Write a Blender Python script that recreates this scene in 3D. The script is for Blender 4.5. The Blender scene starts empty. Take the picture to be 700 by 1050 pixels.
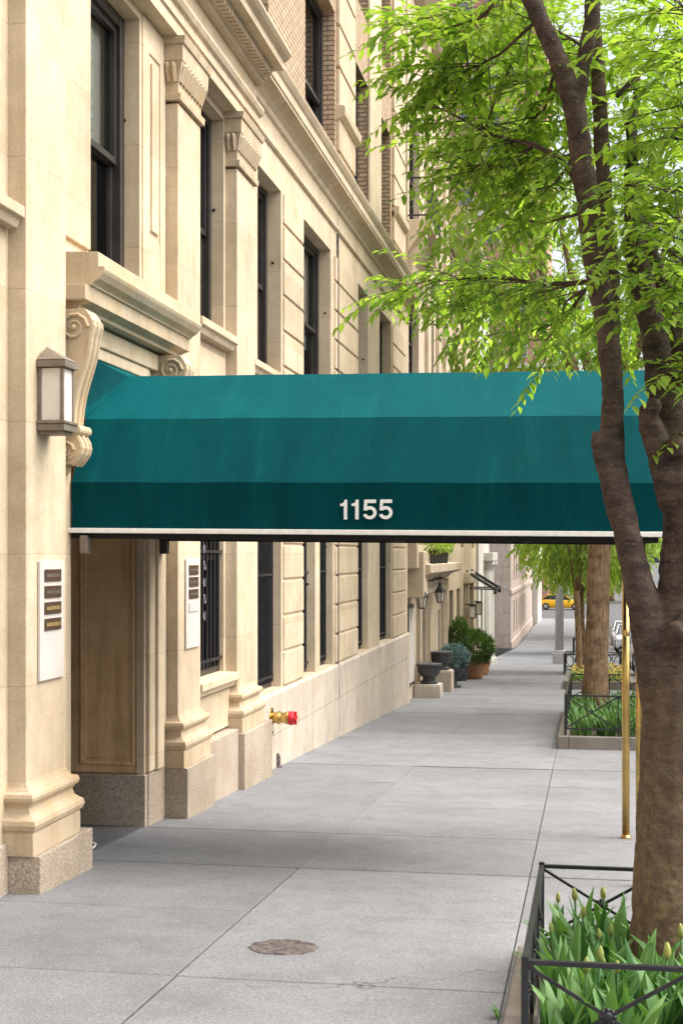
import bpy, bmesh, math, random
from mathutils import Vector, Matrix
random.seed(7)
S = bpy.context.scene
COL = S.collection
R = math.radians

# ------------------------------------------------------------------ helpers
def gz(y):
    """Pavement level: the street runs downhill away from the camera, then levels out."""
    if y < 74: return -1.75 - 0.0435 * y
    if y > 90: return -5.32
    t = (y - 74) / 16.0
    return -1.75 - 0.0435 * 74 - 0.0435 * 16 * (t - t * t / 2)

class MB:
    def __init__(s): s.v = []; s.f = []; s.c = []
    def add(s, vs, fs, tone=None):
        n = len(s.v); s.v += [tuple(p) for p in vs]
        for f in fs: s.f.append(tuple(i + n for i in f)); s.c.append(tone)
        return s
    def box(s, x0, x1, y0, y1, z0, z1, tone=None):
        vs = [(x0,y0,z0),(x1,y0,z0),(x1,y1,z0),(x0,y1,z0),(x0,y0,z1),(x1,y0,z1),(x1,y1,z1),(x0,y1,z1)]
        return s.add(vs, [(0,3,2,1),(4,5,6,7),(0,1,5,4),(1,2,6,5),(2,3,7,6),(3,0,4,7)], tone)
    def obox(s, c, ax, ay, az):
        c, ax, ay, az = map(Vector, (c, ax, ay, az))
        vs = [c - ax - ay - az, c + ax - ay - az, c + ax + ay - az, c - ax + ay - az,
              c - ax - ay + az, c + ax - ay + az, c + ax + ay + az, c - ax + ay + az]
        return s.add(vs, [(0,3,2,1),(4,5,6,7),(0,1,5,4),(1,2,6,5),(2,3,7,6),(3,0,4,7)])
    def bar(s, a, b, w, h=None):
        a, b = Vector(a), Vector(b); d = b - a; L = d.length; d.normalize()
        u = Vector((0,0,1)) if abs(d.z) < .9 else Vector((1,0,0))
        x = d.cross(u).normalized(); y = x.cross(d)
        return s.obox((a + b) / 2, x * w / 2, y * (h or w) / 2, d * L / 2)
    def tube(s, pts, rad, seg=10, cap=True, jit=0):
        pts = [Vector(p) for p in pts]; n = len(pts)
        if not isinstance(rad, (list, tuple)): rad = [rad] * n
        base = len(s.v); up = Vector((0, 0, 1)); prev = None
        for i, p in enumerate(pts):
            d = (pts[min(i+1, n-1)] - pts[max(i-1, 0)]).normalized()
            if prev is None:
                x = d.cross(up if abs(d.z) < .9 else Vector((0,1,0))).normalized()
            else:
                x = (prev - d * prev.dot(d)).normalized()
            prev = x; y = d.cross(x)
            for k in range(seg):
                a = 2 * math.pi * k / seg
                r = rad[i] * (1 + (random.uniform(-jit, jit) if jit else 0))
                s.v.append(tuple(p + x * math.cos(a) * r + y * math.sin(a) * r))
        for i in range(n - 1):
            for k in range(seg):
                a = base + i * seg + k; b = base + i * seg + (k + 1) % seg
                s.f.append((a, b, b + seg, a + seg)); s.c.append(None)
        if cap:
            s.f.append(tuple(base + k for k in range(seg - 1, -1, -1))); s.c.append(None)
            s.f.append(tuple(base + (n - 1) * seg + k for k in range(seg))); s.c.append(None)
        return s
    def lathe(s, prof, c=(0,0,0), seg=20, axis='z'):
        c = Vector(c); base = len(s.v); n = len(prof)
        for r, h in prof:
            for k in range(seg):
                a = 2 * math.pi * k / seg; q = (r * math.cos(a), r * math.sin(a), h)
                if axis == 'x': q = (q[2], q[0], q[1])
                s.v.append(tuple(c + Vector(q)))
        for i in range(n - 1):
            for k in range(seg):
                a = base + i * seg + k; b = base + i * seg + (k + 1) % seg
                s.f.append((a, b, b + seg, a + seg)); s.c.append(None)
        s.f.append(tuple(base + k for k in range(seg - 1, -1, -1))); s.c.append(None)
        s.f.append(tuple(base + (n - 1) * seg + k for k in range(seg))); s.c.append(None)
        return s
    def prism(s, poly, axis, a, b):
        """extrude a 2D polygon along an axis; poly in the two other axes in order (x,y,z minus axis)"""
        def P(p, t):
            return {'x': (t, p[0], p[1]), 'y': (p[0], t, p[1]), 'z': (p[0], p[1], t)}[axis]
        n = len(poly)
        vs = [P(p, a) for p in poly] + [P(p, b) for p in poly]
        fs = [tuple(range(n)), tuple(range(2*n-1, n-1, -1))]
        for i in range(n):
            j = (i + 1) % n; fs.append((i, i + n, j + n, j))
        return s.add(vs, fs)
    def sphere(s, c, r, seg=14, rings=9, sq=(1,1,1)):
        prof = [(max(r * math.sin(math.pi * i / rings), 1e-4), -r * math.cos(math.pi * i / rings)) for i in range(rings + 1)]
        n0 = len(s.v); s.lathe(prof, (0,0,0), seg)
        for i in range(n0, len(s.v)):
            p = s.v[i]; s.v[i] = (c[0] + p[0]*sq[0], c[1] + p[1]*sq[1], c[2] + p[2]*sq[2])
        return s
    def split(s, name, mat, parent, bevel=0, join=False):
        """one object per box: every 8 vertices / 6 faces are one piece"""
        out = []
        for i in range(len(s.v)//8):
            q = MB(); q.add(s.v[i*8:i*8+8], [tuple(k-i*8 for k in f) for f in s.f[i*6:i*6+6]]); out.append(q.build(name, mat, parent, bevel=bevel))
        return out
    def build(s, name, mat, parent=None, smooth=False, bevel=0, fix=True, seg=2):
        me = bpy.data.meshes.new(name); o = None
        off = parent.matrix_world.translation.copy() if parent else Vector((0,0,0))
        if parent:
            off = Vector((0,0,0)); p = parent
            while p: off += p.location; p = p.parent
        me.from_pydata([tuple(Vector(p) - off) for p in s.v], [], s.f)
        if any(c is not None for c in s.c):
            at = me.color_attributes.new('tone', 'FLOAT_COLOR', 'CORNER')
            for po in me.polygons:
                c = s.c[po.index]; c = 1.0 if c is None else c
                if not isinstance(c, tuple): c = (c, c, c)
                for li in po.loop_indices: at.data[li].color = (*c, 1)
        if fix:
            bm = bmesh.new(); bm.from_mesh(me); bmesh.ops.recalc_face_normals(bm, faces=bm.faces); bm.to_mesh(me); bm.free()
        if smooth:
            for p in me.polygons: p.use_smooth = True
        me.materials.append(mat)
        o = bpy.data.objects.new(name, me); COL.objects.link(o)
        if parent: o.parent = parent
        if bevel:
            m = o.modifiers.new('b', 'BEVEL'); m.width = bevel; m.segments = seg; m.limit_method = 'ANGLE'; m.angle_limit = R(40)
        return o

def tag(o, label=None, cat=None, group=None, kind=None):
    for k, v in (('label', label), ('category', cat), ('group', group), ('kind', kind)):
        if v: o[k] = v
    return o
def thing(name, label, cat, loc=(0,0,0), group=None):
    o = bpy.data.objects.new(name, None); COL.objects.link(o); o.location = loc; o.empty_display_size = .2
    return tag(o, label, cat, group)
def kids(o): return [c for c in COL.objects if c.parent == o]
def copy_tree(o, parent=None, ch_map=None):
    c = o.copy(); COL.objects.link(c); c.parent = parent
    for ch in list(o.children): copy_tree(ch, c)
    return c

# ------------------------------------------------------------------ materials
def newmat(name):
    m = bpy.data.materials.new(name); m.use_nodes = True
    nt = m.node_tree; return m, nt, nt.nodes['Principled BSDF']
def N(nt, t, **kw):
    n = nt.nodes.new(t)
    for k, v in kw.items():
        if k in n.inputs: n.inputs[k].default_value = v
        else: setattr(n, k, v)
    return n
def ramp(nt, fac, stops):
    r = nt.nodes.new('ShaderNodeValToRGB'); e = r.color_ramp.elements
    while len(e) < len(stops): e.new(.5)
    for i, (p, c) in enumerate(stops): e[i].position = p; e[i].color = (*c, 1)
    nt.links.new(fac, r.inputs['Fac']); return r.outputs['Color']
def mix(nt, a, b, fac, mode='MIX'):
    m = nt.nodes.new('ShaderNodeMix'); m.data_type = 'RGBA'; m.blend_type = mode
    for sock, v in ((m.inputs[0], fac), (m.inputs[6], a), (m.inputs[7], b)):
        if hasattr(v, 'links'): nt.links.new(v, sock)
        else: sock.default_value = v if not isinstance(v, tuple) or len(v) == 4 else (*v, 1)
    return m.outputs[2]
def coords(nt, scale=(1,1,1)):
    t = nt.nodes.new('ShaderNodeNewGeometry'); m = nt.nodes.new('ShaderNodeMapping')
    m.inputs['Scale'].default_value = scale; nt.links.new(t.outputs['Position'], m.inputs['Vector']); return m.outputs['Vector']
def noise(nt, scale, vec=None, detail=4, rough=.55):
    n = N(nt, 'ShaderNodeTexNoise', Scale=scale, Detail=detail, Roughness=rough)
    if vec is not None: nt.links.new(vec, n.inputs['Vector'])
    return n.outputs['Fac']
def bump(nt, b, h, strength=.3, dist=.01):
    n = N(nt, 'ShaderNodeBump', Strength=strength, Distance=dist)
    nt.links.new(h, n.inputs['Height']); nt.links.new(n.outputs['Normal'], b.inputs['Normal']); return n

def simple(name, col, rough=.5, metal=0, var=.12, nscale=8, bmp=0, spec=.5):
    m, nt, b = newmat(name)
    v = coords(nt)
    n = noise(nt, nscale, v)
    lo = tuple(c * (1 - var) for c in col); hi = tuple(min(1, c * (1 + var)) for c in col)
    nt.links.new(ramp(nt, n, [(.3, lo), (.7, hi)]), b.inputs['Base Color'])
    b.inputs['Roughness'].default_value = rough; b.inputs['Metallic'].default_value = metal
    b.inputs['Specular IOR Level'].default_value = spec
    if bmp: bump(nt, b, noise(nt, nscale * 8, v), bmp, .005)
    return m

def stone(name, col, stain=(.30,.24,.16), rough=.85, grain=.25, amt=.45, joints=0, ochre=.32):
    """pale limestone: broad tone drift, vertical run stains, fine grain"""
    m, nt, b = newmat(name)
    v = coords(nt)
    n1 = noise(nt, 1.3, v, 5)
    base = ramp(nt, n1, [(.3, tuple(c * .84 for c in col)), (.7, tuple(min(1, c * 1.1) for c in col))])
    streak = noise(nt, 1.0, coords(nt, (7, 7, .55)), 5, .65)
    f = ramp(nt, streak, [(.48, (0,0,0)), (.76, (amt,)*3)])
    c2 = mix(nt, base, stain, f)
    fine = noise(nt, 60, v, 3)
    c3 = mix(nt, c2, ramp(nt, fine, [(.35, (.82,)*3), (.65, (1.08,)*3)]), .5, 'MULTIPLY')
    blotch = noise(nt, 5, v, 6, .7)
    c4 = mix(nt, c3, ramp(nt, blotch, [(.3, (.80,.77,.71)), (.6, (1,1,1))]), .75, 'MULTIPLY')
    oc = noise(nt, 1.0, coords(nt, (2.1, 2.1, 1.1)), 7, .68)
    c4 = mix(nt, c4, tuple(a*b_ for a, b_ in zip(col, (.93,.78,.56))), ramp(nt, oc, [(.5, (0,0,0)), (.72, (ochre,)*3)]))
    if joints:
        g_ = nt.nodes.new('ShaderNodeNewGeometry'); sx = nt.nodes.new('ShaderNodeSeparateXYZ'); nt.links.new(g_.outputs['Position'], sx.inputs[0])
        md = N(nt, 'ShaderNodeMath', operation='PINGPONG'); nt.links.new(sx.outputs['Z'], md.inputs[0]); md.inputs[1].default_value = joints / 2
        lt = N(nt, 'ShaderNodeMath', operation='LESS_THAN'); nt.links.new(md.outputs[0], lt.inputs[0]); lt.inputs[1].default_value = .0028
        ml = N(nt, 'ShaderNodeMath', operation='MULTIPLY'); nt.links.new(lt.outputs[0], ml.inputs[0]); ml.inputs[1].default_value = .5
        c4 = mix(nt, c4, (.25,.19,.13), ml.outputs[0])
        oi = nt.nodes.new('ShaderNodeObjectInfo'); fl = N(nt, 'ShaderNodeMath', operation='DIVIDE'); nt.links.new(sx.outputs['Z'], fl.inputs[0]); fl.inputs[1].default_value = joints
        ff = N(nt, 'ShaderNodeMath', operation='FLOOR'); nt.links.new(fl.outputs[0], ff.inputs[0])
        cbx = nt.nodes.new('ShaderNodeCombineXYZ'); nt.links.new(oi.outputs['Random'], cbx.inputs[0]); nt.links.new(ff.outputs[0], cbx.inputs[1])
        wnz = nt.nodes.new('ShaderNodeTexWhiteNoise'); wnz.noise_dimensions = '2D'; nt.links.new(cbx.outputs[0], wnz.inputs['Vector'])
        c4 = mix(nt, c4, ramp(nt, wnz.outputs['Value'], [(0, (.88,.865,.83)), (1, (1.06,1.06,1.05))]), .8, 'MULTIPLY')
    nt.links.new(c4, b.inputs['Base Color'])
    b.inputs['Roughness'].default_value = rough; b.inputs['Specular IOR Level'].default_value = .25
    bump(nt, b, mix(nt, fine, blotch, .4), grain, .004)
    return m

M = {}
M['lime'] = stone('limestone', (.60,.495,.36), amt=.36, joints=.83)
M['limelow'] = stone('limestone_pale', (.55,.485,.41), stain=(.36,.27,.19), amt=.6)
M['limecarve'] = stone('limestone_carved', (.54,.435,.305), grain=.5, amt=.5, ochre=.7)
M['reveal'] = stone('limestone_weathered', (.72,.49,.27), stain=(.26,.155,.08), amt=.9, ochre=.2)
M['cream'] = stone('cream_stone', (.60,.50,.38), amt=.25)
M['pink'] = stone('pinkish_stone', (.66,.545,.485))
M['white_stone'] = stone('white_painted_stone', (.66,.65,.60), amt=.2)
def granite():
    m, nt, b = newmat('granite'); v = coords(nt)
    vo = N(nt, 'ShaderNodeTexVoronoi', Scale=150.0); nt.links.new(v, vo.inputs['Vector'])
    n = noise(nt, 80, v, 4, .9)
    c = ramp(nt, n, [(.36, (.09,.075,.065)), (.46, (.35,.295,.235)), (.56, (.46,.385,.305)), (.68, (.66,.60,.53))])
    c = mix(nt, c, ramp(nt, noise(nt, 1.6, v, 5), [(.3, (.72,.66,.58)), (.65, (1.05,1.03,1))]), .85, 'MULTIPLY')
    nt.links.new(c, b.inputs['Base Color']); b.inputs['Roughness'].default_value = .75
    bump(nt, b, n, .3, .004); return m
M['granite'] = granite()
def brick(name, c1, c2, mortar, sc=1.0, bw=.21, rh=.072):
    m, nt, b = newmat(name)
    g = nt.nodes.new('ShaderNodeNewGeometry'); sp = nt.nodes.new('ShaderNodeSeparateXYZ'); nt.links.new(g.outputs['Position'], sp.inputs[0])
    ad = N(nt, 'ShaderNodeMath', operation='ADD'); nt.links.new(sp.outputs['X'], ad.inputs[0]); nt.links.new(sp.outputs['Y'], ad.inputs[1])
    cb = nt.nodes.new('ShaderNodeCombineXYZ'); nt.links.new(ad.outputs[0], cb.inputs[0]); nt.links.new(sp.outputs['Z'], cb.inputs[1])
    t = N(nt, 'ShaderNodeTexBrick', Scale=sc)
    t.inputs['Brick Width'].default_value = bw; t.inputs['Row Height'].default_value = rh
    t.inputs['Mortar Size'].default_value = .011; t.inputs['Color1'].default_value = (*c1, 1); t.inputs['Color2'].default_value = (*c2, 1); t.inputs['Mortar'].default_value = (*mortar, 1)
    nt.links.new(cb.outputs[0], t.inputs['Vector'])
    c = mix(nt, t.outputs['Color'], ramp(nt, noise(nt, 4, coords(nt), 5), [(.3, (.8,.8,.8)), (.7, (1.08,1.06,1.04))]), .8, 'MULTIPLY')
    nt.links.new(c, b.inputs['Base Color']); b.inputs['Roughness'].default_value = .9
    inv = N(nt, 'ShaderNodeMath', operation='SUBTRACT'); inv.inputs[0].default_value = 1; nt.links.new(t.outputs['Fac'], inv.inputs[1])
    bump(nt, b, inv.outputs[0], .6, .01); return m
M['tanbrick'] = brick('tan_brick', (.50,.36,.23), (.42,.29,.18), (.17,.12,.085))
M['redbrick'] = brick('red_brick', (.42,.19,.135), (.34,.15,.105), (.40,.33,.28), bw=.24, rh=.08)
M['redbrick_far'] = brick('pink_brick', (.50,.27,.20), (.42,.21,.16), (.46,.36,.3), bw=.5, rh=.2)
def concrete():
    m, nt, b = newmat('concrete_pavement'); v = coords(nt)
    at = N(nt, 'ShaderNodeVertexColor', layer_name='tone')
    n = noise(nt, 1.1, v, 6, .6)
    c = ramp(nt, n, [(.28, (.178,.181,.190)), (.72, (.232,.236,.247))])
    c = mix(nt, c, at.outputs['Color'], 1.0, 'MULTIPLY')
    gr = noise(nt, 85, v, 3, .9)
    c = mix(nt, c, ramp(nt, gr, [(.36, (.58,.58,.59)), (.64, (1.34,1.34,1.33))]), .9, 'MULTIPLY')
    blot = noise(nt, 3.7, v, 7, .7)
    c = mix(nt, c, ramp(nt, blot, [(.3, (.78,.77,.76)), (.55, (1,1,1))]), .8, 'MULTIPLY')
    spots = N(nt, 'ShaderNodeTexVoronoi', Scale=5.0); nt.links.new(v, spots.inputs['Vector'])
    c = mix(nt, c, (.10,.10,.10), ramp(nt, spots.outputs['Distance'], [(.035, (.5,.5,.5)), (.06, (0,0,0))]))
    cr = N(nt, 'ShaderNodeTexVoronoi', Scale=.33, feature='DISTANCE_TO_EDGE'); wv = nt.nodes.new('ShaderNodeVectorMath'); wv.operation = 'ADD'
    wn = N(nt, 'ShaderNodeTexNoise', Scale=2.4, Detail=6.0); nt.links.new(v, wn.inputs['Vector']); nt.links.new(wn.outputs['Color'], wv.inputs[0]); nt.links.new(v, wv.inputs[1]); nt.links.new(wv.outputs[0], cr.inputs['Vector'])
    ck = mix(nt, ramp(nt, cr.outputs['Distance'], [(.0, (.75,.75,.75)), (.0035, (0,0,0))]), ramp(nt, noise(nt, .5, v, 2), [(.54, (0,0,0)), (.6, (1,1,1))]), 1.0, 'MULTIPLY')
    c = mix(nt, c, (.055,.055,.058), ck)
    stn = noise(nt, .9, coords(nt, (1, .8, 1)), 8, .75)
    c = mix(nt, c, (.10,.10,.105), ramp(nt, stn, [(.56, (0,0,0)), (.74, (.40,)*3)]))
    brush = noise(nt, 1, coords(nt, (2, 130, 2)), 2)
    nt.links.new(c, b.inputs['Base Color']); b.inputs['Roughness'].default_value = .88; b.inputs['Specular IOR Level'].default_value = .3
    bump(nt, b, mix(nt, gr, brush, .35), .28, .004); return m
M['concrete'] = concrete()
M['asphalt'] = simple('asphalt', (.07,.07,.072), .9, var=.25, nscale=30, bmp=.4)
M['joint'] = simple('joint_filler', (.07,.065,.06), .95, var=.4, nscale=20)
M['kerbstone'] = stone('kerb_stone', (.27,.25,.235), stain=(.12,.1,.08))
M['pitstone'] = stone('pit_kerb_stone', (.22,.195,.172), stain=(.13,.11,.095), grain=.5)
M['soil'] = simple('soil', (.055,.04,.028), .95, var=.5, nscale=25, bmp=.8)
M['black'] = simple('black_iron', (.016,.016,.018), .38, var=.4, nscale=15, bmp=.15)
M['greyiron'] = simple('grey_black_iron', (.06,.06,.065), .5, var=.2)
M['bronze'] = simple('dark_bronze_frame', (.028,.024,.022), .42, var=.3, nscale=6)
M['greyframe'] = simple('grey_metal_frame', (.14,.14,.15), .4, var=.1)
M['brass'] = simple('brass', (.62,.43,.15), .28, 1, var=.18, nscale=12)
M['redcap'] = simple('red_cap', (.55,.02,.03), .35, var=.2, nscale=30)
M['lanternmetal'] = simple('lantern_metal', (.235,.195,.155), .55, .5, var=.2, nscale=14)
M['frost'] = simple('frosted_glass', (.76,.70,.61), .35, var=.04, nscale=5)
M['whiteboard'] = simple('white_marble', (.58,.535,.49), .5, var=.06, nscale=6)
M['plate'] = simple('bronze_plate', (.09,.055,.035), .45, .3, var=.3, nscale=60)
M['gilt'] = simple('gilt_letters', (.50,.36,.14), .45, .4, var=.3, nscale=80)
M['greyplate'] = simple('pale_plate', (.50,.49,.47), .5, var=.1, nscale=60)
M['whitetrim'] = simple('white_piping', (.82,.80,.76), .6, var=.08, nscale=20)
M['numeral'] = simple('white_numeral', (.80,.80,.79), .6, var=.03)
M['rubber'] = simple('black_mat', (.075,.075,.078), .9, var=.2, nscale=60, bmp=.4)
M['rust'] = simple('rusted_iron', (.115,.096,.09), .92, 0, var=.65, nscale=24, bmp=1.0)
M['terracotta'] = simple('terracotta', (.47,.24,.12), .8, var=.2, nscale=5, bmp=.2)
M['darkpot'] = simple('dark_lead', (.05,.052,.055), .55, var=.3, nscale=7, bmp=.2)
M['wood'] = simple('dark_wood_door', (.045,.03,.022), .4, var=.3, nscale=9)
M['lampgrey'] = simple('grey_painted_steel', (.42,.41,.41), .5, var=.1)
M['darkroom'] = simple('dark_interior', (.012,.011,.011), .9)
M['tyre'] = simple('tyre_rubber', (.02,.02,.021), .8)
M['chrome'] = simple('bright_metal', (.6,.6,.6), .2, 1)
M['carwhite'] = simple('white_car_paint', (.75,.75,.76), .2, var=.02)
M['cargrey'] = simple('grey_car_paint', (.30,.32,.34), .22, .3, var=.02)
M['carblack'] = simple('black_car_paint', (.012,.012,.014), .15, var=.02)
M['carblue'] = simple('blue_car_paint', (.10,.16,.25), .2, .3, var=.02)
M['taxi'] = simple('taxi_yellow', (.80,.42,.015), .28, var=.03)
M['yellowbloom'] = simple('yellow_bloom', (.80,.62,.16), .6, var=.3, nscale=30)
M['lens'] = simple('headlight_lens', (.7,.72,.75), .1, var=.02)
def glass(name, tint, rough=.02):
    m, nt, b = newmat(name); out = nt.nodes['Material Output']
    tr = N(nt, 'ShaderNodeBsdfTransparent'); tr.inputs['Color'].default_value = (*tint, 1)
    gl = N(nt, 'ShaderNodeBsdfGlossy', Roughness=rough); gl.inputs['Color'].default_value = (.85,.88,.9,1)
    fr = N(nt, 'ShaderNodeFresnel', IOR=1.45); ms = N(nt, 'ShaderNodeMixShader')
    bp = N(nt, 'ShaderNodeBump', Strength=.03, Distance=.05); nt.links.new(noise(nt, 1.3, coords(nt), 1), bp.inputs['Height'])
    nt.links.new(bp.outputs['Normal'], gl.inputs['Normal']); nt.links.new(bp.outputs['Normal'], fr.inputs['Normal'])
    nt.links.new(fr.outputs[0], ms.inputs[0]); nt.links.new(tr.outputs[0], ms.inputs[1]); nt.links.new(gl.outputs[0], ms.inputs[2]); nt.links.new(ms.outputs[0], out.inputs['Surface'])
    return m
M['glass'] = glass('window_glass', (.62,.66,.66))
M['blindglass'] = glass('glass_over_blind', (.62,.66,.66))
M['carglass'] = simple('dark_car_glass', (.015,.017,.02), .06)
M['dullglass'] = simple('dull_dark_glass', (.03,.024,.02), .6, spec=.1)
M['shade'] = simple('roller_shade', (.66,.62,.56), .8, var=.05, nscale=3)
def fabric():
    m, nt, b = newmat('teal_canvas'); v = coords(nt)
    n = noise(nt, 2.2, coords(nt, (2.2, 1, .5)), 5, .6)
    c = ramp(nt, n, [(.28, (.0002,.029,.036)), (.72, (.0003,.047,.055))])
    dust = noise(nt, 1, coords(nt, (9, 1, 1.2)), 6, .7)
    c = mix(nt, c, (.006,.075,.075), ramp(nt, dust, [(.52, (0,0,0)), (.8, (.5,)*3)]))
    nt.links.new(c, b.inputs['Base Color']); b.inputs['Roughness'].default_value = .7; b.inputs['Specular IOR Level'].default_value = .04
    b.inputs['Sheen Weight'].default_value = .55; b.inputs['Sheen Tint'].default_value = (.03, .75, .80, 1); b.inputs['Sheen Roughness'].default_value = .45
    h = mix(nt, noise(nt, 400, v, 1), noise(nt, 1.6, coords(nt, (2.4,.5,.7)), 3), .65)
    bump(nt, b, h, .22, .02); return m
M['canvas'] = fabric()
def leafmat(name, a, b_, trans=.35):
    m, nt, b = newmat(name); at = N(nt, 'ShaderNodeVertexColor', layer_name='tone')
    sp = nt.nodes.new('ShaderNodeSeparateColor'); nt.links.new(at.outputs['Color'], sp.inputs[0])
    c = ramp(nt, sp.outputs[0], [(0, a), (1, b_)])
    nt.links.new(c, b.inputs['Base Color']); b.inputs['Roughness'].default_value = .5; b.inputs['Specular IOR Level'].default_value = .35
    t = nt.nodes.new('ShaderNodeBsdfTranslucent')
    nt.links.new(mix(nt, c, (1.35,1.45,.6,1), 1.0, 'MULTIPLY'), t.inputs['Color'])
    ms = nt.nodes.new('ShaderNodeMixShader'); ms.inputs[0].default_value = trans
    nt.links.new(b.outputs[0], ms.inputs[1]); nt.links.new(t.outputs[0], ms.inputs[2])
    nt.links.new(ms.outputs[0], nt.nodes['Material Output'].inputs['Surface']); return m
M['leaf'] = leafmat('zelkova_leaf', (.105,.205,.032), (.33,.45,.085), .6)
M['leaf2'] = leafmat('far_leaf', (.13,.23,.04), (.31,.42,.10), .48)
M['leafy'] = leafmat('yellow_green_leaf', (.19,.30,.04), (.38,.48,.09), .48)  # sunlight on the distant foliage is put into this yellow-green colour
M['tulipleaf'] = leafmat('tulip_leaf', (.05,.145,.035), (.155,.28,.085), .25)
M['bud'] = leafmat('tulip_bud', (.13,.24,.05), (.33,.34,.09), .2)
M['evergreen'] = leafmat('evergreen_needles', (.035,.085,.018), (.14,.22,.055), .2)
M['blueleaf'] = leafmat('blue_green_leaf', (.07,.13,.14), (.22,.33,.36), .15)
def bark(name, dark, light, ringscale, vertical=False):
    m, nt, b = newmat(name); v = coords(nt)
    n = noise(nt, 1, coords(nt, (30, 30, 3.5) if vertical else (8, 8, 22)), 7, .75)
    c = ramp(nt, n, [(.33, dark), (.68, light)])
    bl = noise(nt, 6.5, v, 6, .7)
    c = mix(nt, c, ramp(nt, bl, [(.34, (.45,.4,.4)), (.6, (1.2,1.15,1.1))]), .9, 'MULTIPLY')
    if not vertical:
        sp = noise(nt, 45, coords(nt, (1,1,2.6)), 3, .6)
        c = mix(nt, c, (.27,.20,.14), ramp(nt, sp, [(.62, (0,0,0)), (.72, (.7,)*3)]))
        gr = nt.nodes.new('ShaderNodeSeparateXYZ'); g = nt.nodes.new('ShaderNodeNewGeometry'); nt.links.new(g.outputs['Position'], gr.inputs[0])
        mp = N(nt, 'ShaderNodeMapRange'); nt.links.new(gr.outputs['Z'], mp.inputs['Value'])
        mp.inputs['From Min'].default_value = -.35; mp.inputs['From Max'].default_value = -1.5; mp.inputs['To Max'].default_value = .85
        lich = mix(nt, (.15,.094,.06), (.25,.19,.10), ramp(nt, noise(nt, 17, v, 6, .75), [(.45, (0,0,0)), (.62, (1,1,1))]))
        c = mix(nt, c, lich, mp.outputs['Result'])
    nt.links.new(c, b.inputs['Base Color']); b.inputs['Roughness'].default_value = .8; b.inputs['Specular IOR Level'].default_value = .3
    bump(nt, b, mix(nt, n, noise(nt, 38, v, 6, .75), .5), .9, .02 if vertical else .012); return m
M['bark'] = bark('smooth_dark_bark', (.026,.017,.0135), (.125,.086,.066), 26)
M['bark2'] = bark('ridged_brown_bark', (.14,.09,.05), (.43,.305,.185), 4, True)

# ------------------------------------------------------------------ ground, road, pavement
mb = MB()
ys = [-60, -20, 0, 20, 40, 60, 74, 76, 78, 80, 82, 84, 86, 88, 90, 120, 200, 400, 900]
xs = [-400, -60, -4, 1.6, 12, 60, 400]
vs = [(x, y, gz(y) - .17) for y in ys for x in xs]; nx = len(xs)
mb.add(vs, [(j*nx+i, j*nx+i+1, (j+1)*nx+i+1, (j+1)*nx+i) for j in range(len(ys)-1) for i in range(nx-1)])
tag(mb.build('ground', M['asphalt'], smooth=True), kind='structure')
mb = MB()
ry = [y for y in ys if -20 <= y <= 200]
mb.add([(x, y, gz(y) - .15) for y in ry for x in (1.52, 9.6)], [(2*i, 2*i+1, 2*i+3, 2*i+2) for i in range(len(ry)-1)])
tag(mb.build('road', M['asphalt']), kind='structure')
# pavement flags: one mesh of separate slabs with open joints; a dark bed shows in the joints
XS = [-3.75, -1.95, -.37, 1.34]
YS = [2.2, 3.7, 5.2, 6.63, 8.15, 9.62, 11.2, 12.95, 14.7, 16.38, 17.9, 19.4]
y = 19.4
while y < 118: y += 1.52; YS.append(y)
strong_y = {9.62, 16.38, YS[15], YS[19], YS[24], YS[30]}
flags = MB()
for i in range(len(XS) - 1):
    for j in range(len(YS) - 1):
        x0, x1, y0, y1 = XS[i], XS[i+1], YS[j], YS[j+1]
        strongx0 = .0065 if (i == 1 and y0 < 9.5) else .0035 if (i == 2 and y0 < 16) else .002
        strongx1 = .0065 if (i == 0 and y0 < 9.5) else .0035 if (i == 1 and y0 < 16) else .002
        a0, a1 = [(.018 if q_ < 12 else .034) if q_ in strong_y and q_ < 50 else .003 for q_ in (y0, y1)]  # farther strong joints widened, so the dark bed also draws a step's shadow
        grp = (0 if y0 < 9.5 else 1 if y0 < 16.3 else 2) * 3 + i
        t = [1.0, 1.06, 1.0, .92, .97, .97, 1.03, 1.0, 1.05][grp] * random.uniform(.93, 1.06)
        dz = random.uniform(-.0015, .0015)
        X0, X1, Y0, Y1 = x0 + strongx0, x1 - strongx1, y0 + a0, y1 - a1
        za, zb = gz(Y0) + dz, gz(Y1) + dz; e = .004; d = .02
        top = [(X0+e,Y0+e,za),(X1-e,Y0+e,za),(X1-e,Y1-e,zb),(X0+e,Y1-e,zb)]
        mid = [(X0,Y0,za-e),(X1,Y0,za-e),(X1,Y1,zb-e),(X0,Y1,zb-e)]
        low = [(p[0],p[1],p[2]-d) for p in mid]
        fs = [(0,1,2,3)]
        for k in range(4):
            l = (k+1) % 4; fs += [(k, 4+k, 4+l, l), (4+k, 8+k, 8+l, 4+l)]
        flags.add(top + mid + low, fs, t)
tag(flags.build('sidewalk', M['concrete']), kind='structure')
mb = MB()
by = [0, 74, 76, 78, 80, 82, 84, 86, 88, 90, 119]
n = len(by)
mb.add([(x, y, gz(y) - dz) for y in by for x, dz in ((-3.8, .014), (1.345, .014), (1.345, .16))],
       [(3*i, 3*i+1, 3*i+4, 3*i+3) for i in range(n-1)] + [(3*i+1, 3*i+2, 3*i+5, 3*i+4) for i in range(n-1)])
tag(mb.build('sidewalk_bed', M['joint']), kind='structure')
mb = MB()
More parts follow.
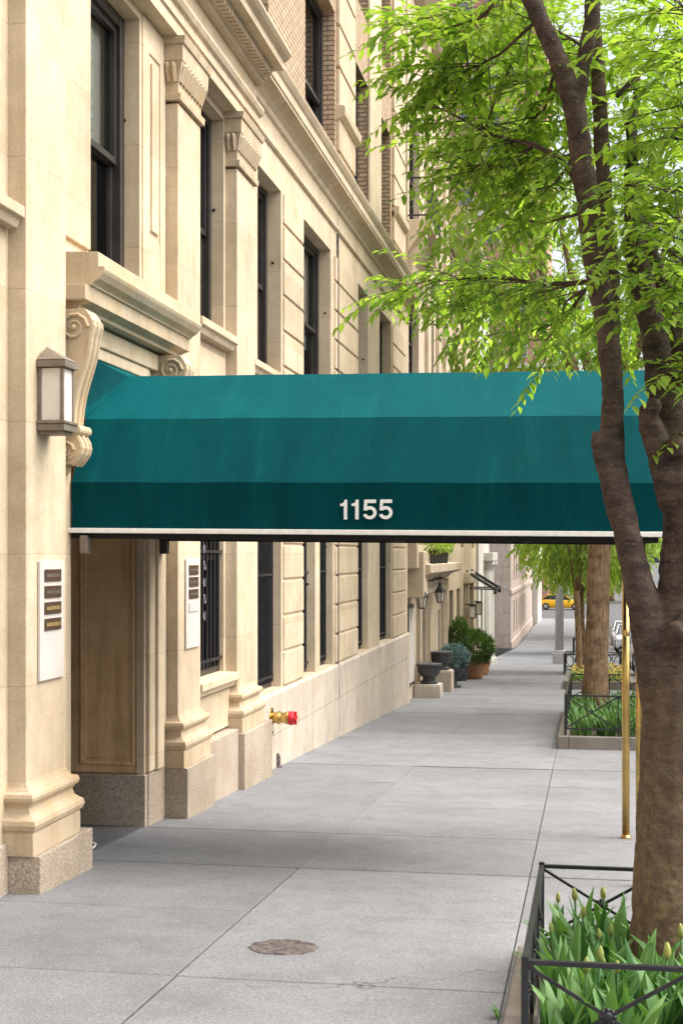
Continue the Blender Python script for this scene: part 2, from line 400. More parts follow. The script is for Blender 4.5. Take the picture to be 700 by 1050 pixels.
for i in range(n-1):
    a, c = by[i], by[i+1]
    mb.add([(1.352,a,gz(a)+.001),(1.51,a,gz(a)+.001),(1.53,a,gz(a)-.17),(1.352,a,gz(a)-.17),(1.352,c,gz(c)+.001),(1.51,c,gz(c)+.001),(1.53,c,gz(c)-.17),(1.352,c,gz(c)-.17)],
           [(0,1,5,4),(1,2,6,5),(0,4,7,3)])
tag(mb.build('kerb', M['kerbstone']), kind='structure')
mb = MB()
mb.add([(x, y, gz(y) - dz) for y in by for x, dz in ((9.6, .15), (9.605, .0), (13.0, .0))], [(3*i+k, 3*i+k+1, 3*i+4+k, 3*i+3+k) for i in range(n-1) for k in (0, 1)])
tag(mb.build('far_sidewalk', M['concrete']), kind='structure')
mb = MB(); mb.add([(x, y, gz(y)-.012) for y in (53.3, 77.2) for x in (-14, -3.752)], [(0,1,3,2)])
tag(mb.build('forecourt', M['concrete']), kind='structure')
mb = MB(); mb.add([(-60,119.2,gz(119)-.146),(60,119.2,gz(119)-.146),(60,158,gz(119)-.146),(-60,158,gz(119)-.146)], [(0,1,2,3)])
tag(mb.build('avenue', M['asphalt']), kind='structure')

# ------------------------------------------------------------------ the limestone building
PF, WU, RF, GL = -3.44, -3.56, -3.52, -3.775
B = thing('apartment_building', 'cream limestone building with fluted-capital pilasters and tan brick upper floor behind the green canopy', 'building', (-3.6, 8, gz(8)))
def wall_sheet(mb, X, y0, y1, z0, z1, holes, depth, facing=1):
    ysn = sorted({y0, y1, *[h[0] for h in holes], *[h[1] for h in holes]}); zsn = sorted({z0, z1, *[h[2] for h in holes], *[h[3] for h in holes]})
    for i in range(len(ysn)-1):
        for j in range(len(zsn)-1):
            cy, cz = (ysn[i]+ysn[i+1])/2, (zsn[j]+zsn[j+1])/2
            if any(h[0] < cy < h[1] and h[2] < cz < h[3] for h in holes): continue
            mb.add([(X,ysn[i],zsn[j]),(X,ysn[i+1],zsn[j]),(X,ysn[i+1],zsn[j+1]),(X,ysn[i],zsn[j+1])], [(0,1,2,3)])
    for h in holes:
        a, c, d, e = h[:4]; Xb = X - depth * facing
        for q in ([(X,a,d),(X,a,e),(Xb,a,e),(Xb,a,d)], [(X,c,d),(Xb,c,d),(Xb,c,e),(X,c,e)], [(X,a,d),(Xb,a,d),(Xb,c,d),(X,c,d)], [(X,a,e),(X,c,e),(Xb,c,e),(Xb,a,e)]):
            mb.add(q, [(0,1,2,3)])
def window(parent, y0, y1, z0, z1, Xg, sill=None, grille=None, gm='glass', panes=(1, 2), fw=.075, fd=.09, mat='bronze', mul=False):
    """opening filled by a sash window whose frame stands fd proud of the glass plane Xg"""
    f = MB(); fx0, fx1 = Xg - .06, Xg + fd
    f.box(fx0, fx1, y0, y0+fw, z0, z1); f.box(fx0, fx1, y1-fw, y1, z0, z1)
    f.box(fx0, fx1-.003, y0+fw, y1-fw, z1-fw, z1); f.box(fx0, fx1-.003, y0+fw, y1-fw, z0, z0+fw*.8)
    fr = f.build('window', M[mat], parent, bevel=.006)
    s = MB(); zm = (z0 + z1) / 2 - .1; yi0, yi1 = y0 + fw, y1 - fw; sw = .05
    for (a, c, xx) in ((zm, z1 - fw, Xg + .035), (z0 + fw*.8, zm + .045, Xg)):
        s.box(xx-.02, xx+.02, yi0, yi0+sw, a, c); s.box(xx-.02, xx+.02, yi1-sw, yi1, a, c)
        s.box(xx-.021, xx+.022, yi0+sw, yi1-sw, a, a+.05); s.box(xx-.021, xx+.022, yi0+sw, yi1-sw, c-.05, c)
        for k in range(1, panes[0]):
            yy = yi0 + (yi1-yi0)*k/panes[0]; s.box(xx-.012, xx+.016, yy-.013, yy+.013, a+.05, c-.05)
        if panes[1] > 2:
            m_ = panes[1] // 2
            for k in range(1, m_):
                zz = a + (c-a)*k/m_; s.box(xx-.012, xx+.018, yi0+sw, yi1-sw, zz-.013, zz+.013)
    s.build('sash', M[mat], fr)
    g = MB(); g.add([(Xg+.02, yi0, zm+.02), (Xg+.02, yi1, zm+.02), (Xg+.02, yi1, z1-fw), (Xg+.02, yi0, z1-fw)], [(0,1,2,3)])
    g.add([(Xg-.012, yi0, z0+.03), (Xg-.012, yi1, z0+.03), (Xg-.012, yi1, zm+.03), (Xg-.012, yi0, zm+.03)], [(0,1,2,3)])
    g.build('glass', M[gm], fr, fix=False)
    hsh = int(abs(y0*13.7 + z0*7.3)) % 5
    dropz = {0: .30, 1: .62, 2: .18, 3: 0, 4: .45}[hsh] * (z1 - z0)
    if abs(y0-9.87) < .01: dropz = 1.05
    if z0 > 1.5 and dropz > 0:
        sh = MB(); n_ = 10
        sh.add([(Xg-.07+.004*(k_ % 2), yi0+.01+(yi1-yi0-.02)*k_/n_, zz) for zz in (z1-fw-dropz, z1-fw) for k_ in range(n_+1)], [(k_, k_+1, n_+2+k_, n_+1+k_) for k_ in range(n_)])
        sh.build('shade', M['shade'], fr, fix=False)
    if sill:
        sx, ya, yb, th = sill; q = MB()
        q.prism([(WU-.1, z0), (sx, z0-.015), (sx, z0-.085), (sx-.03, z0-.10), (sx-.05, z0-.15), (WU-.1, z0-.15)], 'y', ya, yb)
        q.build('sill', M['lime'], fr, bevel=.006)
    if grille:
        gx, zs, ze, pitch = grille; q = MB(); yy = y0 + .04
        while yy < y1 - .02:
            q.tube([(gx, yy, zs), (gx, yy, ze)], .011, 6); yy += pitch
        for zz in (zs + .07, (zs*2 + ze)/3 + .35, ze - .4):
            q.box(gx-.011, gx+.014, y0+.003, y1-.003, zz-.014, zz+.014)
        q.build('grille', M['black'], fr)
        if pitch > .13:
            yc = y0 + (y1-y0)*.42
            for k in range(9):
                zc = -.62 + k*.16; sg = 1 if k % 2 else -1; sc = MB()
                sc.tube([(gx+.012, yc + sg*.045*math.sin(t*.7)*(1-t/11), zc + .05*math.cos(t*.75)*(1-t/14)+t*.006) for t in range(10)], .0085, 5)
                sc.build('scroll', M['greyframe'], fr)
    return fr

# walls between the pilasters (bays 0..2), storeys below the cornice
low, top = -1.80, 4.44
holes_pav = [(6.9, 8.1, -1.17, 1.25), (6.9, 8.1, 2.18, 4.34), (9.40, 11.30, -3, 1.425), (9.87, 11.08, 2.12, 4.34), (12.62, 13.80, -1.17, 1.25), (12.62, 13.80, 2.18, 4.34)]
mb = MB()
wall_sheet(mb, WU, 3.0, 14.72, -3.0, top, holes_pav, .30)
mb.build('wall', M['lime'], B)
# rusticated wing to the far end
holes_r = [(15.12, 16.33, -1.56, 1.25), (15.12, 16.33, 2.10, 4.26), (17.61, 18.46, -1.56, 1.25), (18.81, 19.80, -1.56, 1.25), (17.61, 19.62, 2.10, 4.26),
           (21.97, 23.10, -1.56, 1.25), (24.44, 25.93, -1.56, 1.25), (21.97, 23.10, 2.10, 4.26), (24.44, 25.93, 2.10, 4.26)]
mb = MB(); wall_sheet(mb, RF, 14.72, 28.35, -1.575, 4.62, holes_r, .34)
mb.add([(RF, 28.35, -3.1), (-9, 28.35, -3.1), (-9, 28.35, 13.6), (RF, 28.35, 13.6)], [(0,1,2,3)])
mb.build('wall', M['lime'], B)
# rusticated block courses (each panel one part)
def rustic(y0, y1, z0, z1, x0=RF-.005, x1=RF+.022, pitch=.42, g=.034, name='rusticated_panel', mat='lime'):
    q = MB(); z = z0
    while z < z1 - .05:
        ze = min(z + pitch - g, z1); q.box(x0, x1, y0, y1, z + (0 if z == z0 else 0), ze); z += pitch
    return q.build(name, M[mat], B, bevel=.011)
rustic(16.44, 17.60, -1.55, 4.25); rustic(19.92, 20.16, -1.55, 4.25); rustic(20.24, 21.95, -1.55, 4.25); rustic(26.05, 27.95, -1.55, 4.25)
# limestone base wall with one long bed joint
mb = MB()
for (a, c) in ((15.04, 20.06), (20.13, 28.35)):
    mb.add([(RF-.1,a,-2.055),(RF-.1,c,-2.055),(RF+.045,c,-2.055),(RF+.045,a,-2.055),(RF-.1,a,-1.61),(RF-.1,c,-1.61),(RF+.045,c,-1.61),(RF+.045,a,-1.61),(RF-.1,a,-1.575),(RF-.1,c,-1.575),(RF+.025,c,-1.575),(RF+.025,a,-1.575)],
           [(0,1,2,3),(2,1,5,6),(3,2,6,7),(0,3,7,4),(1,0,4,5),(7,6,10,11),(8,9,10,11)[::-1],(0,8,11,3),(1,2,10,9)])
    mb.box(RF-.1, RF+.045, a, c, -3.2, -2.064)
mb.box(RF-.1, RF+.02, 20.06, 20.13, -3.2, -1.59)
mb.box(RF-.1, RF+.034, 15.04, 28.35, -2.066, -2.053)
mb.build('base_wall', M['limelow'], B, bevel=.004)
# granite plinths
mb = MB()
GT = -1.83
def gr_block(x1, y0, y1, zt, x0=-3.75): mb.box(x0, x1, y0, y1, -3.0, zt)
gr_block(-3.33, 8.37, 9.33, -1.88); gr_block(-3.535, 3, 8.37-.004, -1.80)
gr_block(-3.535, 11.254, 11.71, -1.81, -3.58)
gr_block(-3.335, 11.714, 12.60, GT); gr_block(-3.40, 12.604, 13.77, -1.74); gr_block(-3.335, 13.774, 15.03, -1.79)
mb.split('granite_plinth', M['granite'], B, bevel=.007)
# pilasters: shaft with moulded base and carved capital
def pilaster(y0, y1, zb, zcap=4.42, xf=PF):
    q = MB(); q.box(WU-.05, xf, y0, y1, zb + .44, zcap - .55)
    p = q.build('pilaster', M['lime'], B, bevel=.008)
    prof = [(0,0),(.075,0),(.075,.135),(.07,.15),(.088,.165),(.098,.195),(.092,.225),(.07,.24),(.045,.262),(.034,.30),(.05,.325),(.066,.335),(.072,.36),(.064,.385),(.03,.395),(.012,.42),(0,.45)]
    q = MB(); sg = []
    for o, h in prof:
        sg.append([(WU-.02, y0-o, zb+h), (xf+o, y0-o, zb+h), (xf+o, y1+o, zb+h), (WU-.02, y1+o, zb+h)])
    base = len(q.v)
    for r_ in sg: q.v += r_
    for i in range(len(sg)-1):
        for k in range(4):
            l = (k+1) % 4; q.f.append((base+i*4+k, base+i*4+l, base+i*4+4+l, base+i*4+4+k)); q.c.append(None)
    q.f.append((0,3,2,1)); q.c.append(None)
    q.build('base', M['limecarve'], p, bevel=.005)
    q = MB(); zc = zcap
    def ring(o0, o1, za, zb_):
        b0 = len(q.v)
        for o, h in ((o0, za), (o1, zb_)):
            q.v += [(WU-.02, y0-o, h), (xf+o, y0-o, h), (xf+o, y1+o, h), (WU-.02, y1+o, h)]
        for k in range(4):
            l = (k+1) % 4; q.f.append((b0+k, b0+l, b0+4+l, b0+4+k)); q.c.append(None)
        q.f.append((b0,b0+3,b0+2,b0+1)); q.c.append(None); q.f.append((b0+4,b0+5,b0+6,b0+7)); q.c.append(None)
    ring(.03, .035, zc-.53, zc-.47); ring(.004, .004, zc-.475, zc-.36); ring(.01, .05, zc-.37, zc-.20); ring(.055, .06, zc-.20, zc-.06); ring(.075, .09, zc-.062, zc)
    # carved leaves round the neck
    nl = 8
    for k in range(nl):
        yy = y0 + (y1-y0)*(k+.5)/nl; w = (y1-y0)/nl*.42
        q.add([(xf+.012,yy-w,zc-.36),(xf+.03,yy,zc-.375),(xf+.012,yy+w,zc-.36),(xf+.05,yy-w*1.1,zc-.24),(xf+.085,yy,zc-.225),(xf+.05,yy+w*1.1,zc-.24),(xf+.05,yy,zc-.2)],
              [(0,1,4,3),(1,2,5,4),(3,4,6),(4,5,6)])
    for k in range(2):
        xx = WU + (xf-WU)*(k+.6)/2.1; w = .026
        q.add([(xx-w,y0-.012,zc-.36),(xx,y0-.03,zc-.375),(xx+w,y0-.012,zc-.36),(xx-w*1.1,y0-.05,zc-.24),(xx,y0-.085,zc-.225),(xx+w*1.1,y0-.05,zc-.24),(xx,y0-.05,zc-.2)],
              [(0,3,4,1),(1,4,5,2),(3,6,4),(4,6,5)])
    q.build('capital', M['limecarve'], p, bevel=.004)
pilaster(8.42, 9.11, -1.88); pilaster(11.78, 12.50, GT); pilaster(13.88, 14.66, -1.79)
# window surround panels between window and pilaster 2
mb = MB()
mb.box(WU-.01, WU+.014, 11.14, 11.30, 2.2, 4.40); mb.box(WU-.01, WU+.014, 11.62, 11.77, 2.2, 4.40); mb.box(WU-.01, WU+.012, 11.30, 11.62, 2.2, 2.62); mb.box(WU-.01, WU+.012, 11.30, 11.62, 4.14, 4.40)
mb.box(WU-.01, WU+.02, 11.37, 11.56, 2.68, 4.08)
mb.box(WU-.01, WU+.03, 9.12, 9.85, 2.2, 4.40)
mb.split('window_surround', M['lime'], B, bevel=.008)
# panels under the storey-two sills and lower sills
mb = MB()
for a, c in ((12.62, 13.8),):
    mb.box(WU-.01, WU+.02, a, c, 1.45, 1.95); mb.box(WU-.02, WU+.05, a-.06, c+.06, -1.72, -1.34)
mb.split('apron_panel', M['lime'], B, bevel=.01)
# windows
window(B, 6.9, 8.1, 2.18, 4.34, GL, sill=(-3.44, 6.85, 8.40, 0))
window(B, 6.9, 8.1, -1.17, 1.25, GL, grille=(-3.66, -1.1, 1.22, .14))
window(B, 9.87, 11.08, 2.12, 4.34, GL, gm='blindglass', fw=.10)
window(B, 12.62, 13.80, 2.18, 4.34, GL, sill=(-3.42, 12.51, 13.86, 0))
window(B, 12.62, 13.80, -1.17, 1.25, -3.69, sill=(-3.42, 12.51, 13.92, 0), grille=(-3.585, -1.1, 1.22, .145))
window(B, 15.12, 16.33, 2.10, 4.26, GL, sill=(-3.45, 14.74, 16.40, 0))
window(B, 17.61, 19.62, 2.10, 4.26, GL, gm='blindglass', sill=(-3.46, 17.55, 19.7, 0))
for a, c in ((21.97, 23.10), (24.44, 25.93)): window(B, a, c, 2.10, 4.26, GL, sill=(-3.46, a-.04, c+.04, 0))
for a, c in ((15.12, 16.33), (17.61, 18.46), (18.81, 19.80), (21.97, 23.10), (24.44, 25.93)):
    window(B, a, c, -1.56, 1.25, -3.73, grille=(-3.622, -1.5, 1.22, .115))
# small bolt holes left in the window jambs
for (yy, zz, xx) in ((11.079, 3.52, -3.69), (13.799, 3.44, -3.66), (16.329, 3.42, -3.62), (19.619, 3.38, -3.60), (23.099, 3.2, -3.60), (25.929, 3.1, -3.60), (19.799, .1, -3.62), (18.459, -.4, -3.62)):
    mb = MB(); mb.lathe([(.017, 0), (.017, .004)], (0,0,0), 10)
    for i in range(len(mb.v)-20, len(mb.v)):
        p = mb.v[i]; mb.v[i] = (xx + p[0], yy - .001 - p[2], zz + p[1])
    mb.build('bolt_hole', M['darkroom'], B)
# entablature over the pavilion and cornice along the wing
def run(prof, ya, yb, name, mat='lime', bev=.004):
    q = MB(); q.prism(prof, 'y', ya, yb); return q.build(name, M[mat], B, bevel=bev)
xb = -3.9
run([(xb,4.42),(-3.42,4.42),(-3.42,4.53),(-3.40,4.535),(-3.40,4.62),(-3.37,4.64),(-3.35,4.68),(-3.35,4.71),(-3.44,4.715),(-3.44,4.97),(xb,4.97)], 3, 14.72, 'architrave')
run([(xb,4.972),(-3.40,4.972),(-3.36,5.0),(-3.36,5.03),(-3.33,5.035),(-3.33,5.115),(-3.14,5.12),(-3.14,5.20),(-3.09,5.235),(-3.06,5.27),(-3.06,5.30),(xb,5.36)], 3, 14.74, 'cornice')
mb = MB(); yy = 3.1
while yy < 14.6: mb.box(-3.335, -3.245, yy, yy+.055, 5.035, 5.113); yy += .098
mb.build('dentil_band', M['lime'], B)
run([(xb,4.622),(-3.50,4.622),(-3.48,4.64),(-3.48,4.68),(-3.505,4.70),(-3.505,4.90),(-3.47,4.92),(-3.455,4.97),(-3.41,5.03),(-3.35,5.065),(-3.30,5.075),(-3.30,5.11),(-3.285,5.115),(-3.285,5.215),(-3.265,5.235),(-3.235,5.285),(-3.225,5.32),(xb,5.40)], 14.745, 20.10, 'cornice')
run([(xb,4.622),(-3.50,4.622),(-3.48,4.64),(-3.48,4.68),(-3.505,4.70),(-3.505,4.90),(-3.47,4.92),(-3.455,4.97),(-3.41,5.03),(-3.35,5.065),(-3.30,5.075),(-3.30,5.11),(-3.285,5.115),(-3.285,5.215),(-3.265,5.235),(-3.235,5.285),(-3.225,5.32),(xb,5.40)], 20.15, 28.42, 'cornice')
mb = MB(); mb.box(-3.56, -3.49, 20.10, 20.15, -1.57, 4.6); mb.build('expansion_joint', M['rust'], B)
# brick storeys above
hb = [(7,8.4,5.35,7.9),(10,12.2,5.35,7.9),(13.9,16.0,5.35,7.9),(18.2,20.4,5.35,7.9),(22.1,23.6,5.35,7.85),(24.95,26.4,5.35,7.85)]
hb += [(a,c,8.9,11.4) for a,c,_,_ in hb]
mb = MB(); wall_sheet(mb, -3.60, 3, 28.35, 5.2, 13.6, hb, .26); mb.build('brick_wall', M['tanbrick'], B)
for h in hb: window(B, h[0], h[1], h[2], h[3], -3.86, panes=(1,2), mul=False)
for (a, c) in ((20.52, 22.0), (26.6, 28.3)):
    rustic(a, c, 5.30, 13.4, -3.62, -3.545, pitch=.62, g=.05, name='quoin_panel')
mb = MB(); mb.box(-3.62, -3.56, 23.6, 24.95, 5.3, 13.4); mb.build('limestone_pier', M['lime'], B, bevel=.006)
for ya, yb in ((20.5, 22.05), (26.6, 28.2)):
    mb = MB(); mb.prism([(-3.60,6.36),(-3.52,6.39),(-3.47,6.44),(-3.46,6.50),(-3.46,6.56),(-3.60,6.6)], 'y', ya, yb); mb.build('ledge', M['lime'], B, bevel=.005)
# solid core behind (dark rooms), left open at the entrance
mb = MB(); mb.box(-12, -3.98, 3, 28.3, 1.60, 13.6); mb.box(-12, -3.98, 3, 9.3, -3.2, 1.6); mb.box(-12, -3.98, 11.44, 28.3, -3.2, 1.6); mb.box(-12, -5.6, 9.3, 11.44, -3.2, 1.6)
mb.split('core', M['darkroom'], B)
# entrance: panelled reveal, granite foot, door
mb = MB(); XR = -5.2
mb.box(XR, -3.64, 11.245, 11.42, -1.81, 1.42)
mb.box(XR, WU-.002, 9.25, 9.415, -1.81, 1.42)
mb.split('entrance_reveal', M['reveal'], B, bevel=.006)
mb = MB(); mb.box(-3.638, WU-.004, 11.225, 11.42, -1.81, 1.42); mb.split('reveal_pier', M['lime'], B, bevel=.008)
mb = MB()
for (o, pr, w) in ((0, .018, .030), (.034, .010, .014)):
    xa, xb_, zb = -4.12 + o, -3.645 - o, -1.74 + o*1.6
    mb.box(xa, xa+w, 11.245-pr, 11.247, zb, 1.42); mb.box(xb_-w, xb_, 11.245-pr, 11.247, zb, 1.42); mb.box(xa+w+.001, xb_-w-.001, 11.245-pr, 11.247, zb, zb+w)
mb.split('panel_moulding', M['reveal'], B, bevel=.005)
mb = MB(); mb.box(XR, -3.545, 11.18, 11.253, -3.0, -1.812); mb.box(XR, -3.6, 9.2, 9.46, -3.0, -1.812); mb.split('reveal_foot', M['granite'], B, bevel=.006)
mb = MB(); mb.box(XR-.06, XR, 9.3, 11.4, -2.3, 1.42)
dr = mb.build('door', M['wood'], B)
mb = MB(); mb.box(XR+.002, XR+.02, 9.55, 10.25, -1.6, .9); mb.box(XR+.002, XR+.02, 10.4, 11.1, -1.6, .9); mb.split('glass', M['glass'], dr)
mb = MB(); mb.box(XR+.02, XR+.05, 10.27, 10.29, -1.2, -.7); mb.build('handle', M['brass'], dr)
# jamb band either side of the door
mb = MB(); mb.box(WU-.01, WU+.045, 9.19, 9.41, -1.8, 1.4); mb.box(WU-.01, WU+.03, 11.26, 11.42, -1.80, 1.4); mb.box(WU-.01, WU+.055, 11.42, 11.60, -1.80, 1.4); mb.box(WU-.01, WU+.02, 11.60, 11.77, -1.80, 1.4)
mb.box(WU-.01, WU+.035, 9.42, 11.25, 1.43, 1.52); mb.box(WU-.01, WU+.055, 9.2, 11.6, 1.52, 1.66); 
mb.split('door_surround', M['lime'], B, bevel=.01)
# hood on two scrolled consoles
prof = [(WU,1.66),(-3.42,1.66),(-3.42,1.70),(-3.36,1.73),(-3.345,1.735),(-3.345,1.88),(-3.325,1.885),(-3.325,1.90),(-3.305,1.92),(-3.275,1.945),(-3.245,2.0),(-3.235,2.03),(-3.235,2.06),(-3.28,2.065),(-3.28,2.20),(WU,2.22)]
prof = [(x_, 1.68 + (z_ - 1.66) * .72) for x_, z_ in prof]
q = MB(); q.prism(prof, 'y', 9.30, 11.80); q.prism([(p[0], p[1]) for p in [(WU,1.735),(-3.345,1.735),(-3.345,1.838),(WU,1.838)]], 'y', 9.22, 9.298)
hood = q.build('door_hood', M['limecarve'], B, bevel=.004)
def console(y0, y1):
    pts = []
    for i in range(29):
        t = i / 28.0; z = 1.655 - t * 1.05
        x = -3.30 - .15 * (1 / (1 + math.exp(-(t - .42) * 9)))
        if t < .16: x += -.05 * (1 - t / .16) ** 2 + .02 * math.sin(t / .16 * math.pi)
        if t > .78: x += .07 * math.sin((t - .78) / .22 * math.pi)
        pts.append((x + .03, z))
    q = MB(); q.prism([(WU-.02, 1.655)] + pts + [(WU-.02, .605)], 'y', y0, y1)
    # raised ribs down the front face
    for yy, w in ((y0+.02, .022), (y1-.02, .022), ((y0+y1)/2, .03)):
        q.tube([(x - .004, yy, z) for x, z in pts[2:]], w*.75, 8)
    # volute spirals on both cheeks, rolls top and bottom
    for yy in (y0-.004, y1+.004):
        for (cx, cz, r0) in ((-3.40, 1.53, .10), (-3.46, .70, .06)):
            sp = [(cx + r0*(1-a/22)*math.cos(a*.62), yy, cz + r0*(1-a/22)*math.sin(a*.62)) for a in range(20)]
            q.tube(sp, [.015*(1-a/32) for a in range(20)], 7)
            q.sphere((cx, yy, cz), .02, 10, 6)
    q.tube([(-3.385, y0-.015, .84), (-3.385, y1+.015, .84)], .035, 12); q.tube([(-3.44, y0-.006, .70), (-3.44, y1+.006, .70)], .06, 14); q.sphere((-3.50, (y0+y1)/2, .60), .045, 10, 7, (1,1,1.5))
    return q.build('console', M['limecarve'], hood, bevel=.003)
console(9.15, 9.355); console(11.42, 11.66)

# ------------------------------------------------------------------ canopy (awning) on two brass poles
A = thing('entrance_canopy', 'long teal green canvas entrance canopy with white piping reaching over the sidewalk to brass poles', 'canopy', (-1.5, 10.4, gz(10.4)))
prof = [(9.37,.17),(9.37,.495),(9.64,.955),(10.04,1.305),(10.86,1.305),(11.26,.955),(11.52,.495),(11.52,.17)]
XA, XB = -3.50, .495
def cz(x): return -.0095 * (x - XA)
nxs = 40
q = MB(); rows = []
for i in range(nxs + 1):
    x = XA + (XB - XA) * i / nxs; row = []
    fl = max(0, (x - XA) / .30); flare = 0 if fl > 1 else (1 - fl) ** 2
    for k, (y, z) in enumerate(prof):
        sag = .0025 * math.sin((x - XA) * 4 * math.pi / 1.99) if 0 < k < 7 else 0
        row.append((x - (.0 if k in (0, 7) else 0), y + (0.012*flare if k < 3 else 0), z + cz(x) + sag * .5 + 0))
    b0 = len(q.v)
    for k in range(7):
        sub = 4
        for s_ in range(sub):
            t = s_ / sub; a, c = row[k], row[k+1]; puff = .005 * math.sin(math.pi * t) * (1 - .6*abs(math.sin((x - XA) * math.pi / .995)))
            nrm = Vector((0, -(c[2]-a[2]), c[1]-a[1])).normalized() * (-1)
            q.v.append((a[0], a[1] + (c[1]-a[1])*t + nrm.y*puff, a[2] + (c[2]-a[2])*t + nrm.z*puff))
    q.v.append(row[7]); rows.append(b0)
for i in range(nxs):
    for k in range(28): q.f.append((rows[i]+k, rows[i+1]+k, rows[i+1]+k+1, rows[i]+k+1)); q.c.append(None)
# street end panel
ve = q.v[rows[-1]:rows[-1]+29]; q.f.append(tuple(rows[-1]+k for k in range(29))); q.c.append(None)
cv = q.build('canvas_cover', M['canvas'], A)
sm = cv.modifiers.new('s', 'SOLIDIFY'); sm.thickness = .006; sm.offset = 0
# peaked gusset where the canvas meets the doorhead
q = MB(); q.add([(-3.555,9.70,1.02),(-3.555,9.98,1.43),(-3.555,10.74,1.44),(-3.555,11.2,1.02),(-3.30,10.05,1.30),(-3.30,10.85,1.30),(-3.52,9.60,.93),(-3.52,11.3,.93)],
              [(0,1,4,6),(1,2,5,4),(2,3,7,5)])
q.build('gusset', M['canvas'], A)
q = MB()
for yy in (9.362, 11.528): q.bar((XA-.02, yy, .163+cz(XA)), (XB+.012, yy, .163+cz(XB)), .018, .034)
q.bar((XB+.008, 9.36, .163+cz(XB)), (XB+.008, 11.53, .163+cz(XB)), .018, .034)
q.build('piping', M['whitetrim'], A, bevel=.004)
q = MB()
for yy in (9.43, 11.46): q.bar((XA-.04, yy, .126+cz(XA)), (XB-.03, yy, .126+cz(XB)), .05, .036)  # frame's eave bars, blackened to paint the canopy's shaded underside as a strip
for xx in (-3.45, -2.45, -1.45, -.45, XB-.04):
    pr = [(yy + (.03 if yy < 10.4 else -.03), z - .03 + cz(xx)) for yy, z in prof[0:8]]
    q.tube([(xx, y, z) for y, z in [(9.43, .13+cz(xx))] + pr[1:-1] + [(11.46, .13+cz(xx))]], .015, 8)
    if xx > -3.4: q.tube([(xx, 9.43, .13+cz(xx)), (xx, 11.46, .13+cz(xx))], .014, 8)
q.build('frame', M['carblack'] if False else M['darkroom'], A)
for yy in (9.43, 11.46):
    q = MB(); zb, zt = gz(yy) - .002, .115; px = .315 if yy > 10 else .352
    q.tube([(px, yy, zb), (px, yy, zt)], .03, 14)
    q.lathe([(.045, zb), (.045, zb+.012), (.03, zb+.03)], (px, yy, 0), 16)
    q.lathe([(.027, -.66), (.031, -.65), (.031, -.60), (.027, -.59)], (px, yy, 0), 14)
    q.build('pole', M['brass'], A, smooth=True)
for yy, w in ((9.40, .1), (11.49, .12)):
    q = MB(); q.box(-3.56 if yy > 11 else -3.44, -3.38 if yy < 11 else -3.44, yy-.04, yy+.04, .0, .13); q.build('wall_bracket', M['bronze'] if yy > 11 else M['lanternmetal'], A, bevel=.01)
# numerals
def digit(q, ch, x, y, z, h, d=.006):
    def five():
        P = [(.10,1),(.86,1),(.86,.82),(.29,.82),(.265,.63)]
        P += [(.45+.45*math.cos(R(a)), .335+.335*math.sin(R(a))) for a in range(112, -165, -12)]
        P += [(.45+.24*math.cos(R(a)), .335+.165*math.sin(R(a))) for a in range(-160, 141, 15)]
        P += [(.05,.46)]
        return P
    one = [(.02,.80),(.02,.68),(.26,.68),(.26,0),(.48,0),(.48,1),(.31,1),(.27,.88),(.16,.81)]
    poly = one if ch == '1' else five()
    n = len(poly); vs = [(x + p[0]*h*.78, y, z + p[1]*h) for p in poly]
    bm = bmesh.new(); vv = [bm.verts.new(v) for v in vs]; f = bm.faces.new(vv)
    ex = bmesh.ops.extrude_face_region(bm, geom=[f]); 
    for e in ex['geom']:
        if isinstance(e, bmesh.types.BMVert): e.co.y += d
    bmesh.ops.triangulate(bm, faces=bm.faces[:]); bm.verts.index_update()
    q.add([tuple(v.co) for v in bm.verts], [tuple(v.index for v in f.verts) for f in bm.faces]); bm.free()
xn = -1.615
for ch, dx in (('1', 0), ('1', .077), ('5', .155), ('5', .262)):
    q = MB(); digit(q, ch, xn + dx, 9.352, .248 + cz(xn), .132); q.build('numeral', M['numeral'], A)

# ------------------------------------------------------------------ wall furniture
L = thing('wall_lantern', 'square taupe metal lantern with frosted panels and pyramid cap on the nearest pilaster', 'lantern', (-3.44, 8.70, .80))
y0, y1, x0, x1 = 8.60, 8.80, -3.438, -3.265
q = MB()
q.box(x0, x1+.012, y0-.012, y1+.012, .785, .83); q.box(x0, x1+.02, y0-.02, y1+.02, .83, .85); q.box(x0, x1-.01, y0+.01, y1-.01, .765, .785)
q.box(x0, x1+.02, y0-.02, y1+.02, 1.19, 1.235)
for (xx, yy) in ((x0, y0), (x1-.024, y0), (x1-.024, y1-.024), (x0, y1-.024)): q.box(xx, xx+.024, yy, yy+.024, .85, 1.19)
q.add([(x0,y0-.024,1.236),(x1+.024,y0-.024,1.236),(x1+.024,y1+.024,1.236),(x0,y1+.024,1.236),(x0+.03,(y0+y1)/2-.02,1.335)], [(0,1,4),(1,2,4),(2,3,4),(3,0,4),(3,2,1,0)])
q.build('housing', M['lanternmetal'], L, bevel=.004)
q = MB(); q.box(x0+.02, x1-.022, y0+.010, y0+.014, .855, 1.185); q.box(x1-.014, x1-.010, y0+.026, y1-.026, .855, 1.185); q.box(x0+.02, x1-.022, y1-.014, y1-.010, .855, 1.185)
q.split('frosted_panel', M['frost'], L)
